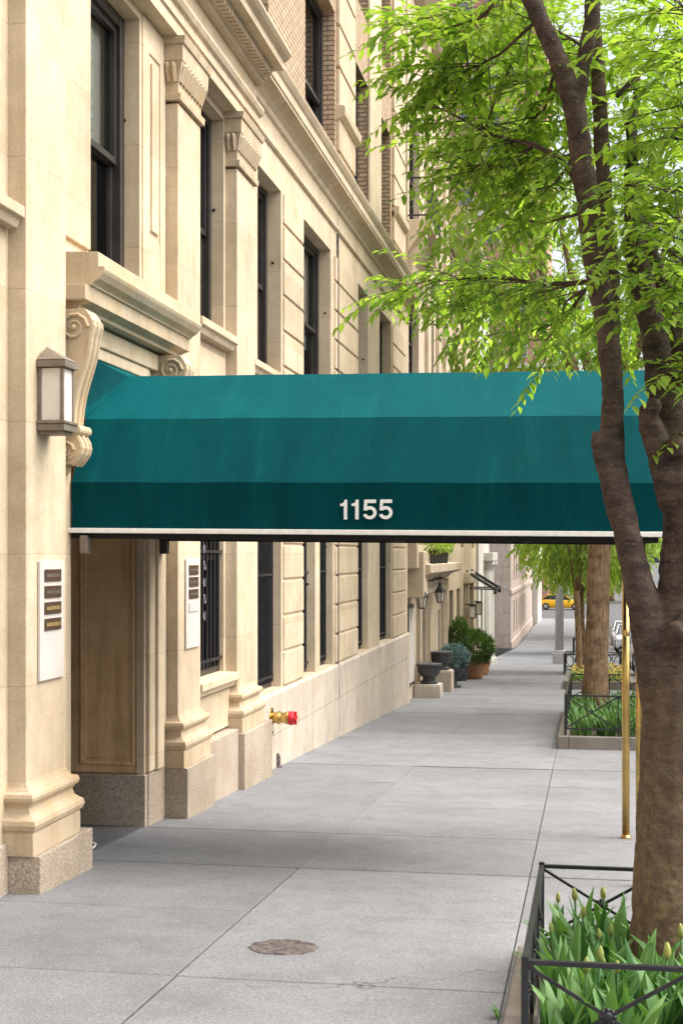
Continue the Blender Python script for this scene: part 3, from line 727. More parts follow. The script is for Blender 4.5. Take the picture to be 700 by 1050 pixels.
def nameboard(y0, y1, z0, z1, plates, label, extra=False):
    t = thing('nameplate_board', label, 'sign', (PF, (y0+y1)/2, z0), 'white nameplate boards on the pilasters')
    q = MB(); q.box(PF+.001, PF+.020, y0, y1, z0, z1); q.build('board', M['whiteboard'], t, bevel=.004)
    m = (y1-y0)*.16
    for i, (a, c) in enumerate(plates):
        q = MB(); q.box(PF+.021, PF+.028, y0+m, y1-m, a, c)
        pl = q.build('plate', M['greyplate'] if extra and i == len(plates)-1 else M['plate'], t, bevel=.002)
        q = MB(); rnd = random.Random(i*7+int(y0)); yy = y0+m+.025
        zc = (a+c)/2
        while yy < y1-m-.03:   # one illegible line of tiny raised characters
            w = rnd.uniform(.008, .017); q.box(PF+.0285, PF+.0305, yy, yy+w, zc-.012, zc+rnd.uniform(.008,.014)); yy += w+rnd.uniform(.004, .012)
        if not (extra and i == len(plates)-1): q.build('lettering', M['gilt'] if i > 1 and not extra else M['lanternmetal'], pl)
def vz(v, d): return (568 - v) * d / 1458.0
nameboard(8.60, 9.02, -.815, -.045, [(-.178,-.10),(-.285,-.207),(-.39,-.312),(-.495,-.418)], 'white board with four dark plates on the nearest pilaster')
nameboard(11.97, 12.41, -.83, -.045, [(-.185,-.10),(-.29,-.205),(-.395,-.312),(-.51,-.43)], 'white board with three dark plates and a pale one right of the entrance', True)
SP = thing('standpipe_connection', 'brass standpipe inlet with a red cap on the pale base wall', 'standpipe', (-3.475, 15.6, -1.83))
q = MB(); q.lathe([(.115,0),(.115,.008),(.06,.018),(.05,.03)], (-3.474,15.6,-1.84), 20, 'x'); q.build('escutcheon', M['brass'], SP, smooth=True, bevel=.002)
q = MB(); q.lathe([(.062,.02),(.062,.07),(.075,.075),(.075,.095),(.06,.1),(.06,.16),(.072,.165),(.072,.2)], (-3.474,15.6,-1.84), 18, 'x'); q.build('pipe', M['brass'], SP, smooth=True, bevel=.002)
q = MB(); q.lathe([(.066,.2),(.078,.205),(.078,.25),(.066,.262),(.03,.27)], (-3.474,15.6,-1.84), 18, 'x'); q.obox((-3.474+.28,15.6,-1.84), (.012,0,0), (0,.012,0), (0,0,.075)); q.obox((-3.474+.28,15.6,-1.84), (.012,0,0), (0,.075,0), (0,0,.012)); q.build('cap', M['redcap'], SP, bevel=.003)
q = MB(); q.tube([(-3.462,15.55,-1.9),(-3.46,15.56,-1.98),(-3.462,15.6,-2.03),(-3.464,15.66,-2.0)], .006, 6); q.build('chain', M['bronze'], SP)
q = MB(); q.tube([(-3.462,15.9,gz(15.9)+.001),(-3.462,15.9,gz(15.9)+.12),(-3.47,15.9,gz(15.9)+.16)], [.03,.028,.016], 9); q.lathe([(.045,0),(.045,.012)], (-3.455,15.9,gz(15.9)+.001), 10)
tag(q.build('drain_stub', M['rust']), 'short rusty drain stub at the foot of the wall under the red cap', 'drain pipe')
# floor of the entrance, mat, loop of cord, utility cover
q = MB(); q.add([(-5.3,9.2,gz(9.2)-.006),(-3.752,9.2,gz(9.2)-.006),(-3.752,11.3,gz(11.3)-.006),(-5.3,11.3,gz(11.3)-.006)], [(0,1,2,3)])
tag(q.build('entrance_floor', M['rubber']), kind='structure')
q = MB(); ya, yb = 9.44, 11.15
q.add([(-4.9,ya,gz(ya)+.012),(-3.56,ya,gz(ya)+.012),(-3.56,yb,gz(yb)+.012),(-4.9,yb,gz(yb)+.012),(-4.9,ya,gz(ya)-.02),(-3.56,ya,gz(ya)-.02),(-3.56,yb,gz(yb)-.02),(-4.9,yb,gz(yb)-.02)], [(0,1,2,3),(0,4,5,1),(1,5,6,2),(2,6,7,3),(3,7,4,0),(4,7,6,5)])
tag(q.build('doormat', M['rubber'], bevel=.004), 'dark grey rubber mat lying in the entrance recess', 'doormat')
q = MB(); cx, cy = -3.62, 10.0
q.tube([(cx+.05*math.cos(a*.35), cy+.16*math.sin(a*.35), gz(cy)+.019+.004*(a%3)) for a in range(19)], .006, 6)
tag(q.build('cord_loop', M['whitetrim'], smooth=True), 'small loop of pale cord on the mat beside the nearest pilaster', 'cord')
q = MB(); cx, cy = -1.56, 7.30; nseg = 48; rim = []
rings = [0, .05, .09, .12, .145, .16, .172, .184]
for ri, r in enumerate(rings):
    for k in range(nseg):
        a = 2*math.pi*k/nseg; rr = r * (1 + (random.uniform(-.10,.07) if r > .15 else 0)); x, y = cx+rr*math.cos(a), cy+rr*math.sin(a)
        h = .003 + (.004*((k//4+ri) % 2) if 0 < r < .15 else 0) + (.003 if .15 < r < .175 else 0) - (.003 if r > .18 else 0)
        q.v.append((x, y, gz(y)+h))
for ri in range(len(rings)-1):
    for k in range(nseg): q.f.append((ri*nseg+k, ri*nseg+(k+1)%nseg, (ri+1)*nseg+(k+1)%nseg, (ri+1)*nseg+k)); q.c.append(None)
tag(q.build('utility_cover', M['rust'], fix=False), 'round rusted iron utility cover set in the concrete sidewalk', 'manhole cover')

# ------------------------------------------------------------------ tree pits
def pit(x0, x1, y0, y1, h, label, rim=.14):
    q = MB(); 
    for (a, b_, c, d) in ((x0, x0+rim, y0, y1), (x1-rim, x1, y0, y1), (x0+rim+.002, x1-rim-.002, y0, y0+rim), (x0+rim+.002, x1-rim-.002, y1-rim, y1)):
        q.add([(a,c,gz(c)-.05),(b_,c,gz(c)-.05),(b_,d,gz(d)-.05),(a,d,gz(d)-.05),(a,c,gz(c)+h),(b_,c,gz(c)+h),(b_,d,gz(d)+h),(a,d,gz(d)+h)],
              [(0,3,2,1),(4,5,6,7),(0,1,5,4),(1,2,6,5),(2,3,7,6),(3,0,4,7)])
    tag(q.build('tree_pit_kerb', M['pitstone'], bevel=.012), label, 'kerb', 'stone kerbs round the tree pits')
    q = MB(); n = 14; hs = {}
    for i in range(n+1):
        for j in range(n+1):
            X = x0+rim-.01+(x1-x0-2*rim+.02)*i/n; Y = y0+rim-.01+(y1-y0-2*rim+.02)*j/n; q.v.append((X, Y, gz(Y)+h-.06+random.uniform(-.02,.03)))
    for i in range(n):
        for j in range(n): a = i*(n+1)+j; q.f.append((a, a+n+1, a+n+2, a+1)); q.c.append(None)
    tag(q.build('soil', M['soil'], smooth=True), kind='structure')
def fence(x0, x1, y0, y1, hb, ht, px, py, label, loops=False, t=.021, group='low iron fences round the tree pits', ros=True):
    F = thing('tree_pit_fence', label, 'fence', (x0, y0, gz(y0)), group)
    def side(p, q_, n):
        rl = MB(); p, q_ = Vector(p), Vector(q_)
        def P(s, up): 
            v = p + (q_-p)*s; v.z = gz(v.y) + up; return v
        br = MB(); ps = MB()
        rl.bar(P(0, ht), P(1, ht), t*1.15, t*.8); rl.bar(P(0, hb), P(1, hb), t*.8, t*.8)
        for i in range(n):
            a, c = i/n, (i+1)/n
            if loops:
                for k in range(3):
                    s0 = a+(c-a)*(k+.5)/3; w = (c-a)/7
                    rl.tube([P(s0+w*math.cos(j*.7), (hb+ht)/2+(ht-hb)*.45*math.sin(j*.7)) for j in range(10)], t*.35, 6)
            else:
                br.bar(P(a, ht-.01), P(c, hb+.01), t*.65, t*.6); br.bar(P(a, hb+.01), P(c, ht-.01), t*.6, t*.65)
                m = P((a+c)/2, (hb+ht)/2)
                if ros:
                    rs = MB(); rs.sphere(m, .024, 12, 8, (1,.7,1) if abs(p.y-q_.y) < .1 else (.7,1,1))
                    dx = (q_-p).normalized()
                    for k in range(8): rs.sphere(m + dx*.024*math.cos(k*.785) + Vector((0,0,.024*math.sin(k*.785))), .011, 8, 5)
                    rs.build('rosette', M['black'], F, smooth=True)
        for i in range(1, n): ps.bar(P(i/n, 0), P(i/n, ht-.012), t*.7)
        rl.build('rail', M['black'], F)
        if br.v: br.build('brace', M['black'], F)
        if ps.v: ps.build('upright', M['black'], F)
    nx_, ny_ = px, py
    side((x0,y0,0), (x1,y0,0), nx_); side((x0,y1,0), (x1,y1,0), nx_); side((x0,y0,0), (x0,y1,0), ny_)
    for (x, y) in ((x0,y0),(x1,y0),(x0,y1),(x1,y1)):
        q = MB(); q.bar((x,y,gz(y)+.02), (x,y,gz(y)+ht+.02), t*1.25); q.build('post', M['black'], F)
    return F
pit(-.345, 1.14, 5.02, 7.46, .035, 'low worn stone kerb round the nearest flower bed')
fence(-.22, .98, 5.28, 7.32, .10, .475, 2, 3, 'black iron fence with rosettes round the nearest tree and tulips')
pit(-.36, 1.22, 18.95, 26.4, .17, 'brownish stone kerb of the tulip bed beyond the brass poles')
fence(-.26, 1.11, 19.1, 26.2, .26, .70, 2, 8, 'thin black iron fence of the second tulip bed beyond the brass poles', t=.026, ros=False)
pit(-.50, 1.2, 34.5, 39.5, .20, 'stone kerb of the bed with yellow flowers')
fence(-.62, 1.1, 43.0, 46.0, .15, .62, 2, 3, 'black hooped iron fence by the lamp post foot', loops=True, t=.035)
fence(-.55, 1.0, 66.0, 69.5, .15, .75, 2, 3, 'far dark iron fence beyond the lamp post', loops=True, t=.045)

# tulips
def blade(q, base, az, L, w, lean, tone, twist=.3):
    n = 7; d = Vector((math.cos(az), math.sin(az), 0)); s = Vector((-d.y, d.x, 0)); b0 = len(q.v)
    for i in range(n+1):
        t = i/n; out = lean*t**1.8; c = Vector(base) + d*out*L + Vector((0,0,L*(t - .35*lean*t*t*t)))
        ww = w*(math.sin(math.pi*min(1, .13+t*.87))**.8)*(1-t*.25) if i < n else .001
        a = twist*t; sx = s*math.cos(a)+d*math.sin(a)*.6; fold = d*(-.35*ww)
        q.v += [tuple(c + sx*ww - fold*0), tuple(c + d*.0 + fold*-.0 - d*ww*.45), tuple(c - sx*ww)]
    for i in range(n):
        a = b0+i*3
        for k in (0, 1): q.f.append((a+k, a+k+1, a+k+4, a+k+3)); q.c.append(tone)
def make_tulip(seed, bud=True, label='', group=''):
    rnd = random.Random(seed); st = random.getstate(); random.seed(seed)
    t = thing('tulip', label, 'tulip', (0,0,0), group); H = rnd.uniform(.26, .35)
    if bud:
        q = MB(); q.tube([(0,0,-.03),(.006,0,H*.5),(.0,.006,H)], .0048, 6); o = q.build('stem', M['tulipleaf'], t, smooth=True)
        q = MB(); pr = [(.004,0),(.0105,.008),(.0135,.022),(.012,.037),(.007,.050),(.0015,.058)]; q.lathe(pr, (0,.006,H), 9)
        q.c = [rnd.uniform(.2,1.0)]*len(q.f); q.build('bud', M['bud'], t, smooth=True)
    for k in range(rnd.randint(4, 5)):
        q = MB(); blade(q, (rnd.uniform(-.01,.01), rnd.uniform(-.01,.01), -.03), rnd.uniform(0,6.28), rnd.uniform(.30,.44), rnd.uniform(.026,.042), rnd.uniform(.10,.6), rnd.uniform(0,1), rnd.uniform(-.6,.6))
        q.build('leaf', M['tulipleaf'], t, smooth=True, fix=False)
    random.setstate(st); return t
TL = 'green-leaved tulip with a closed pale bud in the nearest bed inside the rosette fence'
TL0 = 'broad-leaved tulip without a flower in the nearest bed inside the rosette fence'
protos = [make_tulip(k, True, TL, 'budding tulips in the nearest bed') for k in range(5)] + [make_tulip(20+k, False, TL0, 'leafy tulips in the nearest bed') for k in range(3)]
used = [False]*8; spots = []
rnd = random.Random(3)
while len(spots) < 128:
    x, y = rnd.uniform(-.15, .93), rnd.uniform(5.36, 7.22)
    if (x-.40)**2 + (y-6.62)**2 < .25**2: continue
    if any((x-a)**2+(y-b_)**2 < .065**2 for a, b_ in spots): continue
    spots.append((x, y))
for (x, y) in spots:
    k = rnd.choice([0,1,2,3,4,5,6,7,5,6,7,5,6,7,5,6,7]); o = protos[k] if not used[k] else copy_tree(protos[k]); used[k] = True
    o.location = (x, y, gz(y)+.01); o.rotation_euler = (rnd.uniform(-.1,.1), rnd.uniform(-.1,.1), rnd.uniform(0,6.28)); s_ = rnd.uniform(.88,1.2); o.scale = (s_,)*3
def clump(seed):
    q = MB(); rr = random.Random(seed)
    for k in range(9): blade(q, (rr.uniform(-.04,.04), rr.uniform(-.04,.04), -.02), rr.uniform(0,6.28), rr.uniform(.28,.46), rr.uniform(.02,.034), rr.uniform(.1,.5), rr.uniform(.2,1))
    return q
CL = 'clump of upright tulip leaves in the second bed beyond the brass poles'
cp = [clump(k).build('tulip_clump', M['tulipleaf'], smooth=True, fix=False) for k in range(4)]
for o in cp: tag(o, CL, 'tulip', 'tulip clumps in the second bed')
cnt = 0; rnd = random.Random(5)
for _ in range(90):
    x, y = rnd.uniform(-.18, 1.02), 19.2 + 6.6*rnd.random()**1.3
    if (x-.16)**2 + (y-24.5)**2 < .35**2: continue
    o = cp[cnt] if cnt < 4 else cp[cnt % 4].copy()
    if cnt >= 4: COL.objects.link(o)
    o.location = (x, y, gz(y)+.11); o.rotation_euler = (0,0,rnd.uniform(0,6.28)); cnt += 1
# yellow flowers in the third bed
q = MB(); rnd = random.Random(9)
for _ in range(420):
    x, y = rnd.uniform(-.34, 1.04), 34.7 + 4.6*rnd.random(); h = rnd.uniform(.05,.40)
    c = Vector((x, y, gz(y)+.1+h)); r = rnd.uniform(.018,.036)
    q.obox(c, Vector((r,0,rnd.uniform(-.01,.01))), Vector((0,r,0)), Vector((0,0,r*.6)))
tag(q.build('yellow_flowers', M['yellowbloom']), 'mass of small yellow flowers filling the third bed', 'flowers', kind='stuff')
q = MB()
for _ in range(700):
    x, y = rnd.uniform(-.34, 1.04), 34.7 + 4.6*rnd.random(); blade(q, (x,y,gz(y)+.1), rnd.uniform(0,6.28), rnd.uniform(.2,.4), .016, rnd.uniform(.2,.8), rnd.uniform(.4,1))
tag(q.build('flower_foliage', M['tulipleaf'], fix=False), 'green leaves under the yellow flowers in the third bed', 'foliage', kind='stuff')
q = MB()
for k in range(7): blade(q, (-.375+random.uniform(-.02,.02), 6.2+random.uniform(-.05,.05), gz(6.2)), random.uniform(1.5,4.5), random.uniform(.05,.1), .008, .8, .6)
tag(q.build('weed', M['tulipleaf'], fix=False), 'small green weed in the joint beside the nearest kerb', 'weed')

# ------------------------------------------------------------------ trees
def leaf(q, p, d, up, L, W, tone):
    d = d.normalized(); s = d.cross(up)
    if s.length < .05: s = d.cross(Vector((1,0,0)))
    s.normalize(); n = s.cross(d)
    a, m1, m2, tip = p, p + d*L*.38, p + d*L*.72 - n*L*.05, p + d*L - n*L*.16
    b0 = len(q.v)
    q.v += [tuple(a), tuple(m1 + s*W*.5 + n*W*.14), tuple(m1), tuple(m1 - s*W*.5 + n*W*.14), tuple(m2 + s*W*.32 + n*W*.06), tuple(m2), tuple(m2 - s*W*.32 + n*W*.06), tuple(tip)]
    for f in ((0,2,1),(0,3,2),(1,2,5,4),(2,3,6,5),(4,5,7),(5,6,7)): q.f.append(tuple(b0+i for i in f)); q.c.append(tone)
def rvec(r): 
    while True:
        v = Vector((r.uniform(-1,1), r.uniform(-1,1), r.uniform(-1,1)))
        if .05 < v.length < 1: return v
def spray(q, tw, p, d, r, n, L, droop=.5, tone0=.5, tr=.0022):
    """one twig with leaves alternating along it, drooping to the tip"""
    d = d.normalized(); pts = [p]; ln = L*n*.36; cur = Vector(d)
    for i in range(6):
        cur = (cur + Vector((0,0,-droop*.28)) + rvec(r)*.10).normalized(); pts.append(pts[-1] + cur*ln/6)
    if tw is not None: tw.tube(pts, [tr*(1-i/8) for i in range(7)], 4, cap=False)
    for k in range(n):
        t = (k+.6)/n*6; i = min(5, int(t)); q0 = pts[i].lerp(pts[i+1], t-i); ax = (pts[i+1]-pts[i]).normalized()
        side = ax.cross(Vector((0,0,1)));
        if side.length < .1: side = Vector((1,0,0))
        side.normalize(); sg = 1 if k % 2 else -1
        dd = ax*.75 + side*sg*r.uniform(.6,1.0) + Vector((0,0,-droop*r.uniform(.2,1.0))) + rvec(r)*.25
        l_ = L*r.uniform(.7,1.2)
        leaf(q, q0, dd, Vector((0,0,1)) + rvec(r)*.45, l_, l_*r.uniform(.34,.48), min(1, max(0, tone0 + r.uniform(-.5,.5))))
T = thing('street_tree', 'large multi-stemmed street tree with dark bark rising from the nearest tulip bed', 'tree', (.40, 6.65, gz(6.6)), 'street trees')
q = MB()
def limb(pts): q.tube([p[:3] for p in pts], [p[3] for p in pts], 14)
limb([(.42,6.62,-2.1,.26),(.42,6.62,-1.95,.228),(.42,6.62,-1.75,.222),(.42,6.62,-1.49,.207),(.425,6.62,-1.04,.190),(.432,6.62,-.59,.172),(.455,6.63,-.32,.150),(.475,6.65,.04,.128),(.455,6.67,.3,.112),(.40,6.7,.57,.098),(.345,6.75,.78,.070),(.315,6.85,1.06,.062),(.26,6.9,1.29,.060),(.235,6.95,1.48,.052),(.225,7.05,1.71,.044),(.22,7.15,1.9,.030),(.24,7.3,2.17,.02),(.27,7.5,2.5,.014)])
limb([(.36,6.62,-.78,.10),(.315,6.60,-.48,.098),(.275,6.58,-.30,.082),(.232,6.58,-.11,.068),(.185,6.58,.09,.062),(.145,6.6,.30,.058),(.118,6.62,.42,.062),(.12,6.62,.58,.056),(.125,6.64,.72,.050),(.115,6.64,.88,.051),(.095,6.66,1.08,.053),(.055,6.68,1.28,.054),(.03,6.7,1.48,.056),(.0,6.7,1.71,.055),(-.03,6.7,1.94,.052),(-.055,6.69,2.10,.051)])
limb([(-.05,6.69,2.04,.046),(-.12,6.62,2.27,.044),(-.21,6.58,2.46,.042),(-.29,6.55,2.64,.039),(-.45,6.5,3.0,.033),(-.7,6.4,3.6,.02)])
limb([(-.055,6.69,2.06,.045),(-.005,6.66,2.29,.038),(.03,6.62,2.44,.038),(.04,6.6,2.67,.036),(.05,6.55,3.2,.026)])
limb([(-.08,6.72,2.22,.03),(-.16,6.82,2.44,.028),(-.22,6.9,2.63,.027),(-.3,7.0,3.1,.02)])
limb([(.13,6.70,1.02,.03),(.125,6.85,1.31,.037),(.10,6.95,1.55,.039),(.085,7.0,1.83,.039),(.07,7.0,2.12,.037),(.06,7.0,2.35,.035),(.04,7.0,2.59,.032),(.0,7.05,3.2,.022)])
limb([(.43,6.66,-.1,.11),(.475,6.74,.2,.10),(.485,6.85,.41,.092),(.485,6.95,.69,.082),(.45,7.0,.93,.057),(.41,7.0,1.16,.043),(.32,7.05,1.45,.036),(.28,7.1,1.62,.03),(.2,7.2,2.2,.018)])
limb([(.48,6.9,.6,.05),(.58,7.0,.95,.048),(.66,7.05,1.4,.036),(.8,7.1,2.0,.028),(.9,7.2,2.8,.02)])
limb([(.40,6.66,.22,.075),(.335,6.62,.46,.060),(.29,6.58,.58,.055),(.272,6.57,.65,.040),(.268,6.57,.68,.02)])
limb([(.16,6.59,.12,.045),(.115,6.58,.30,.045),(.075,6.57,.44,.038),(.05,6.57,.52,.030),(.042,6.57,.56,.014)])
for (x, y, z, r_) in ((.40,6.44,-.34,.05),(.44,6.45,-.30,.04),(.30,6.53,.66,.04),(.41,6.55,.48,.05),(.12,6.6,1.35,.035)): q.sphere((x,y,z), r_, 10, 7)
tr = q.build('trunk', M['bark'], T, smooth=True)
rm = tr.modifiers.new('r', 'REMESH'); rm.mode = 'VOXEL'; rm.voxel_size = .0105; rm.use_smooth_shade = True
sm_ = tr.modifiers.new('sm', 'SMOOTH'); sm_.factor = .5; sm_.iterations = 3
tx = bpy.data.textures.new('barklump', 'CLOUDS'); tx.noise_scale = .09
dp = tr.modifiers.new('d', 'DISPLACE'); dp.texture = tx; dp.strength = .014
tx2 = bpy.data.textures.new('barkgrain', 'CLOUDS'); tx2.noise_scale = .022
dp2 = tr.modifiers.new('d2', 'DISPLACE'); dp2.texture = tx2; dp2.strength = .009; dp2.mid_level = .5; dp2.texture_coords = 'LOCAL'; dp.mid_level = .5; dp.texture_coords = 'LOCAL'
rnd = random.Random(11)
tw = MB(); lv = MB()
def branch(pts, r0, dens, L=.076, n=11, spread=.36, droop=.34, tone=.5):  # raised tone paints sunlit leaves on the upper right branches
    dens *= 1.2; droop = min(droop, .30)
    P = [Vector(p) for p in pts]; k = len(P)
    tw.tube(P, [r0*(1-.8*i/(k-1)) for i in range(k)], 7)
    for i in range(k-1):
        seg = P[i+1]-P[i]; m = max(1, int(seg.length*dens*(1 if i else .5)))
        for j in range(m):
            p = P[i].lerp(P[i+1], rnd.random()); d = seg.normalized()*.5 + rvec(rnd); d.z *= .5
            # side shoot, then sprays from it
            e = p + d*rnd.uniform(.05, spread)
            tw.tube([p, e], [.004, .002], 4, cap=False)
            for _ in range(2): spray(lv, tw, p.lerp(e, rnd.uniform(.4,1)), d + rvec(rnd)*.6, rnd, rnd.randint(n-3, n+2), L*rnd.uniform(.8,1.15), droop, tone)
branch([(0,6.8,1.70),(-.11,6.85,1.88),(-.25,6.95,1.99),(-.37,7.05,2.04),(-.5,7.15,2.12),(-.62,7.25,2.22),(-.80,7.3,2.33)], .016, 30)
branch([(-.25,6.95,1.99),(-.36,7.1,1.92),(-.5,7.25,1.98),(-.6,7.4,2.02)], .013, 30)
branch([(-.5,7.15,2.12),(-.57,7.2,2.35),(-.60,7.2,2.62),(-.66,7.3,2.9)], .007, 20)
branch([(-.5,7.15,2.12),(-.42,7.1,2.32),(-.33,7.1,2.5)], .007, 34)
branch([(.03,7.1,1.34),(-.10,7.4,1.39),(-.25,7.7,1.45),(-.4,7.9,1.52),(-.58,8.05,1.56),(-.78,8.15,1.58),(-.93,8.2,1.58),(-1.03,8.25,1.54)], .015, 32, droop=.7)
branch([(-.25,7.7,1.45),(-.45,8.0,1.46),(-.62,8.2,1.44),(-.80,8.3,1.46)], .009, 15, droop=.7)
branch([(.0,7.1,1.30),(-.12,7.7,1.25),(-.22,8.2,1.22),(-.34,8.4,1.26),(-.45,8.5,1.33),(-.55,8.6,1.42)], .009, 7, droop=.7)
branch([(-.0,6.8,1.25),(-.1,7.3,1.28),(-.13,8.0,1.30),(-.2,8.5,1.28)], .008, 5)
branch([(.485,6.85,.5),(.5,6.4,.9),(.42,6.1,1.2),(.36,6.0,1.5)], .010, 26, tone=.6)
branch([(.45,6.95,.93),(.52,6.5,1.5),(.45,6.3,1.8),(.38,6.2,2.0)], .010, 34, tone=.65)
branch([(.6,6.9,1.5),(.55,6.5,2.0),(.46,6.3,2.3),(.36,6.3,2.45)], .010, 36, tone=.8)
branch([(.5,6.6,1.7),(.46,6.4,1.6),(.40,6.3,1.55)], .008, 20, tone=.6)
branch([(-.29,6.55,2.64),(-.5,6.9,2.60),(-.72,7.3,2.70),(-.86,7.5,2.78)], .012, 24)
branch([(-.21,6.58,2.46),(-.4,6.9,2.42),(-.6,7.2,2.44),(-.85,7.5,2.5)], .010, 24)
branch([(-.12,6.62,2.3),(-.2,7.1,2.2),(-.35,7.5,2.22),(-.5,7.8,2.28)], .010, 28)
branch([(-.03,6.75,1.9),(-.15,7.2,1.85),(-.28,7.5,1.9),(-.42,7.7,1.96)], .009, 18)
branch([(-.0,6.75,1.6),(-.2,7.2,1.66),(-.4,7.6,1.78),(-.55,7.8,1.86)], .008, 9)
branch([(.06,7.0,2.4),(-.05,7.3,2.6),(-.2,7.6,2.8),(-.4,7.8,2.95)], .012, 24)
# right-hand side and the crown above the frame
branch([(.26,7.0,1.75),(.30,7.1,1.9),(.36,7.2,2.05),(.5,7.4,2.2)], .012, 36, tone=.6)
branch([(.15,6.95,2.2),(.25,7.1,2.35),(.4,7.2,2.5),(.6,7.3,2.6)], .012, 40, tone=.85)
branch([(.62,7.05,1.4),(.5,7.0,1.55),(.38,6.9,1.62),(.3,6.7,1.6)], .010, 30, tone=.6)
branch([(.45,7.0,.93),(.38,6.75,1.12),(.30,6.55,1.20),(.24,6.4,1.16)], .008, 16, droop=.8, tone=.6)
branch([(.48,6.95,.69),(.52,6.7,.95),(.48,6.4,1.12),(.38,6.2,1.16)], .008, 18, droop=.8, tone=.6)
branch([(.56,7.0,.95),(.62,7.3,1.3),(.55,7.6,1.5),(.42,7.9,1.6)], .010, 30)
branch([(.41,7.0,1.16),(.36,7.5,1.25),(.28,8.0,1.30),(.18,8.4,1.28)], .009, 22)
branch([(.7,7.1,2.0),(.6,7.0,2.2),(.5,6.9,2.35),(.42,6.8,2.4)], .010, 36, tone=.7)
branch([(.05,6.6,2.7),(.2,6.8,2.85),(.4,7.0,2.9)], .010, 24, tone=.7)
for k in range(7):     # crown overhead, above what the photograph shows
    a = rnd.uniform(0, 6.28); rr = rnd.uniform(.6, 1.9); b0 = Vector((.05, 6.8, rnd.uniform(2.9, 3.3)))
    branch([b0, b0 + Vector((math.cos(a)*rr*.4, math.sin(a)*rr*.4, .5)), b0 + Vector((math.cos(a)*rr, math.sin(a)*rr, .6 + rnd.uniform(0,.7)))], .015, 14, n=8)
lv.build('crown', M['leaf'], T, fix=False)
tw.build('twigs', M['bark'], T, smooth=True)

def tree(x, y, h, r, cr, cz0, label, seed, mat='leaf2', trunkmat='bark2', nspray=420, L=.16, lean=(0,0), tone=.5, group='street trees', fork=2.6):
    rr = random.Random(seed); z0 = gz(y) if y < 300 else -5.3
    t = thing('street_tree', label, 'tree', (x, y, z0), group)
    st = random.getstate(); random.seed(seed)
    q = MB(); top = Vector((x+lean[0], y+lean[1], z0+fork)); cc = Vector((x+lean[0]*1.5, y+lean[1]*1.5, z0+cz0))
    n = 9; q.tube([(x+lean[0]*(i/n)**1.2, y+lean[1]*(i/n)**1.2, z0-.05+(fork+.05)*i/n) for i in range(n+1)], [r*(1.35 if i == 0 else 1.12 if i == 1 else 1-.12*i/n) for i in range(n+1)], 18, jit=.05)
    ends = []
    for k in range(7):
        a = k*.9+rr.uniform(-.3,.3); d = Vector((math.cos(a)*cr[0]*.7, math.sin(a)*cr[1]*.7, cr[2]*rr.uniform(-.2,.9))); e = cc + d; m = top.lerp(e, .45) + Vector((0,0,.3))
        q.tube([top - Vector((0,0,.15)), m, e], [r*.5, r*.28, r*.08], 8); ends.append((m, e))
    q.build('trunk', M[trunkmat], t, smooth=True)
    lvv = MB(); tww = MB()
    for k in range(nspray):
        v = rvec(rr); v = v.normalized()*(v.length**.5); p = cc + Vector((v.x*cr[0], v.y*cr[1], v.z*cr[2]))
        if math.sin(p.x*1.9+seed)*math.sin(p.y*1.7)*math.sin(p.z*2.1+1) < -.22: continue
        d = (p-cc).normalized() + rvec(rr)*.7; spray(lvv, None, p, d, rr, rr.randint(6,10), L*rr.uniform(.8,1.2), .6, tone)
    lvv.build('crown', M[mat], t, fix=False); random.setstate(st); return t
tree(.16, 24.5, 12, .20, (2.9,3.2,4.0), 8.4, 'tall street tree with ridged light brown bark in the second tulip bed', 21, nspray=2600, L=.17, fork=4.6, lean=(.12,0))
tree(-.14, 37.2, 7, .085, (1.2,2.0,2.8), 5.9, 'slim leaning street tree in the yellow flower bed', 22, nspray=900, L=.19, lean=(-.08,.2), fork=2.4, mat='leaf2')
tree(-.05, 44.6, 8, .11, (1.7,2.2,3.1), 5.8, 'slim young tree inside the hooped fence by the lamp post', 23, nspray=1000, L=.2, mat='leafy', lean=(-.1,0), fork=2.2)
tree(-.2, 67.5, 9, .14, (3.4,3.2,3.4), 7.0, 'yellow green tree inside the far dark fence', 24, mat='leafy', nspray=1100, L=.28, fork=2.8)
tree(-.2, 92, 9, .15, (3.4,3.4,3.2), 6.2, 'pale green tree near the end of the block', 25, mat='leafy', nspray=500, L=.3, fork=2.8)
OT = 'street trees across the road'
for i, (x, y, s_) in enumerate(((10.4, 22, 1.0), (10.5, 32, 1.1), (10.3, 44, 1.0), (10.4, 58, 1.1), (10.3, 76, 1.0))):
    tree(x, y, 10, .18, (3.2*s_,3.4*s_,3.4*s_), 6.6*s_, ['nearest green tree across the road, in front of the red brick front', 'second green tree across the road', 'third green tree across the road', 'fourth green tree across the road', 'farthest green tree across the road'][i], 40+i, mat='leaf2' if i % 2 else 'leafy', nspray=700, L=.26, group=OT, fork=3.2)
tree(3.0, 165, 12, .25, (6,6,5), 8.0, 'big green tree beyond the avenue', 60, nspray=600, L=.6, fork=4)
tree(-3.2, 172, 12, .25, (3.5,4,3.5), 5.0, 'dark green tree beside the brick tower beyond the avenue', 61, nspray=400, L=.5, fork=3)

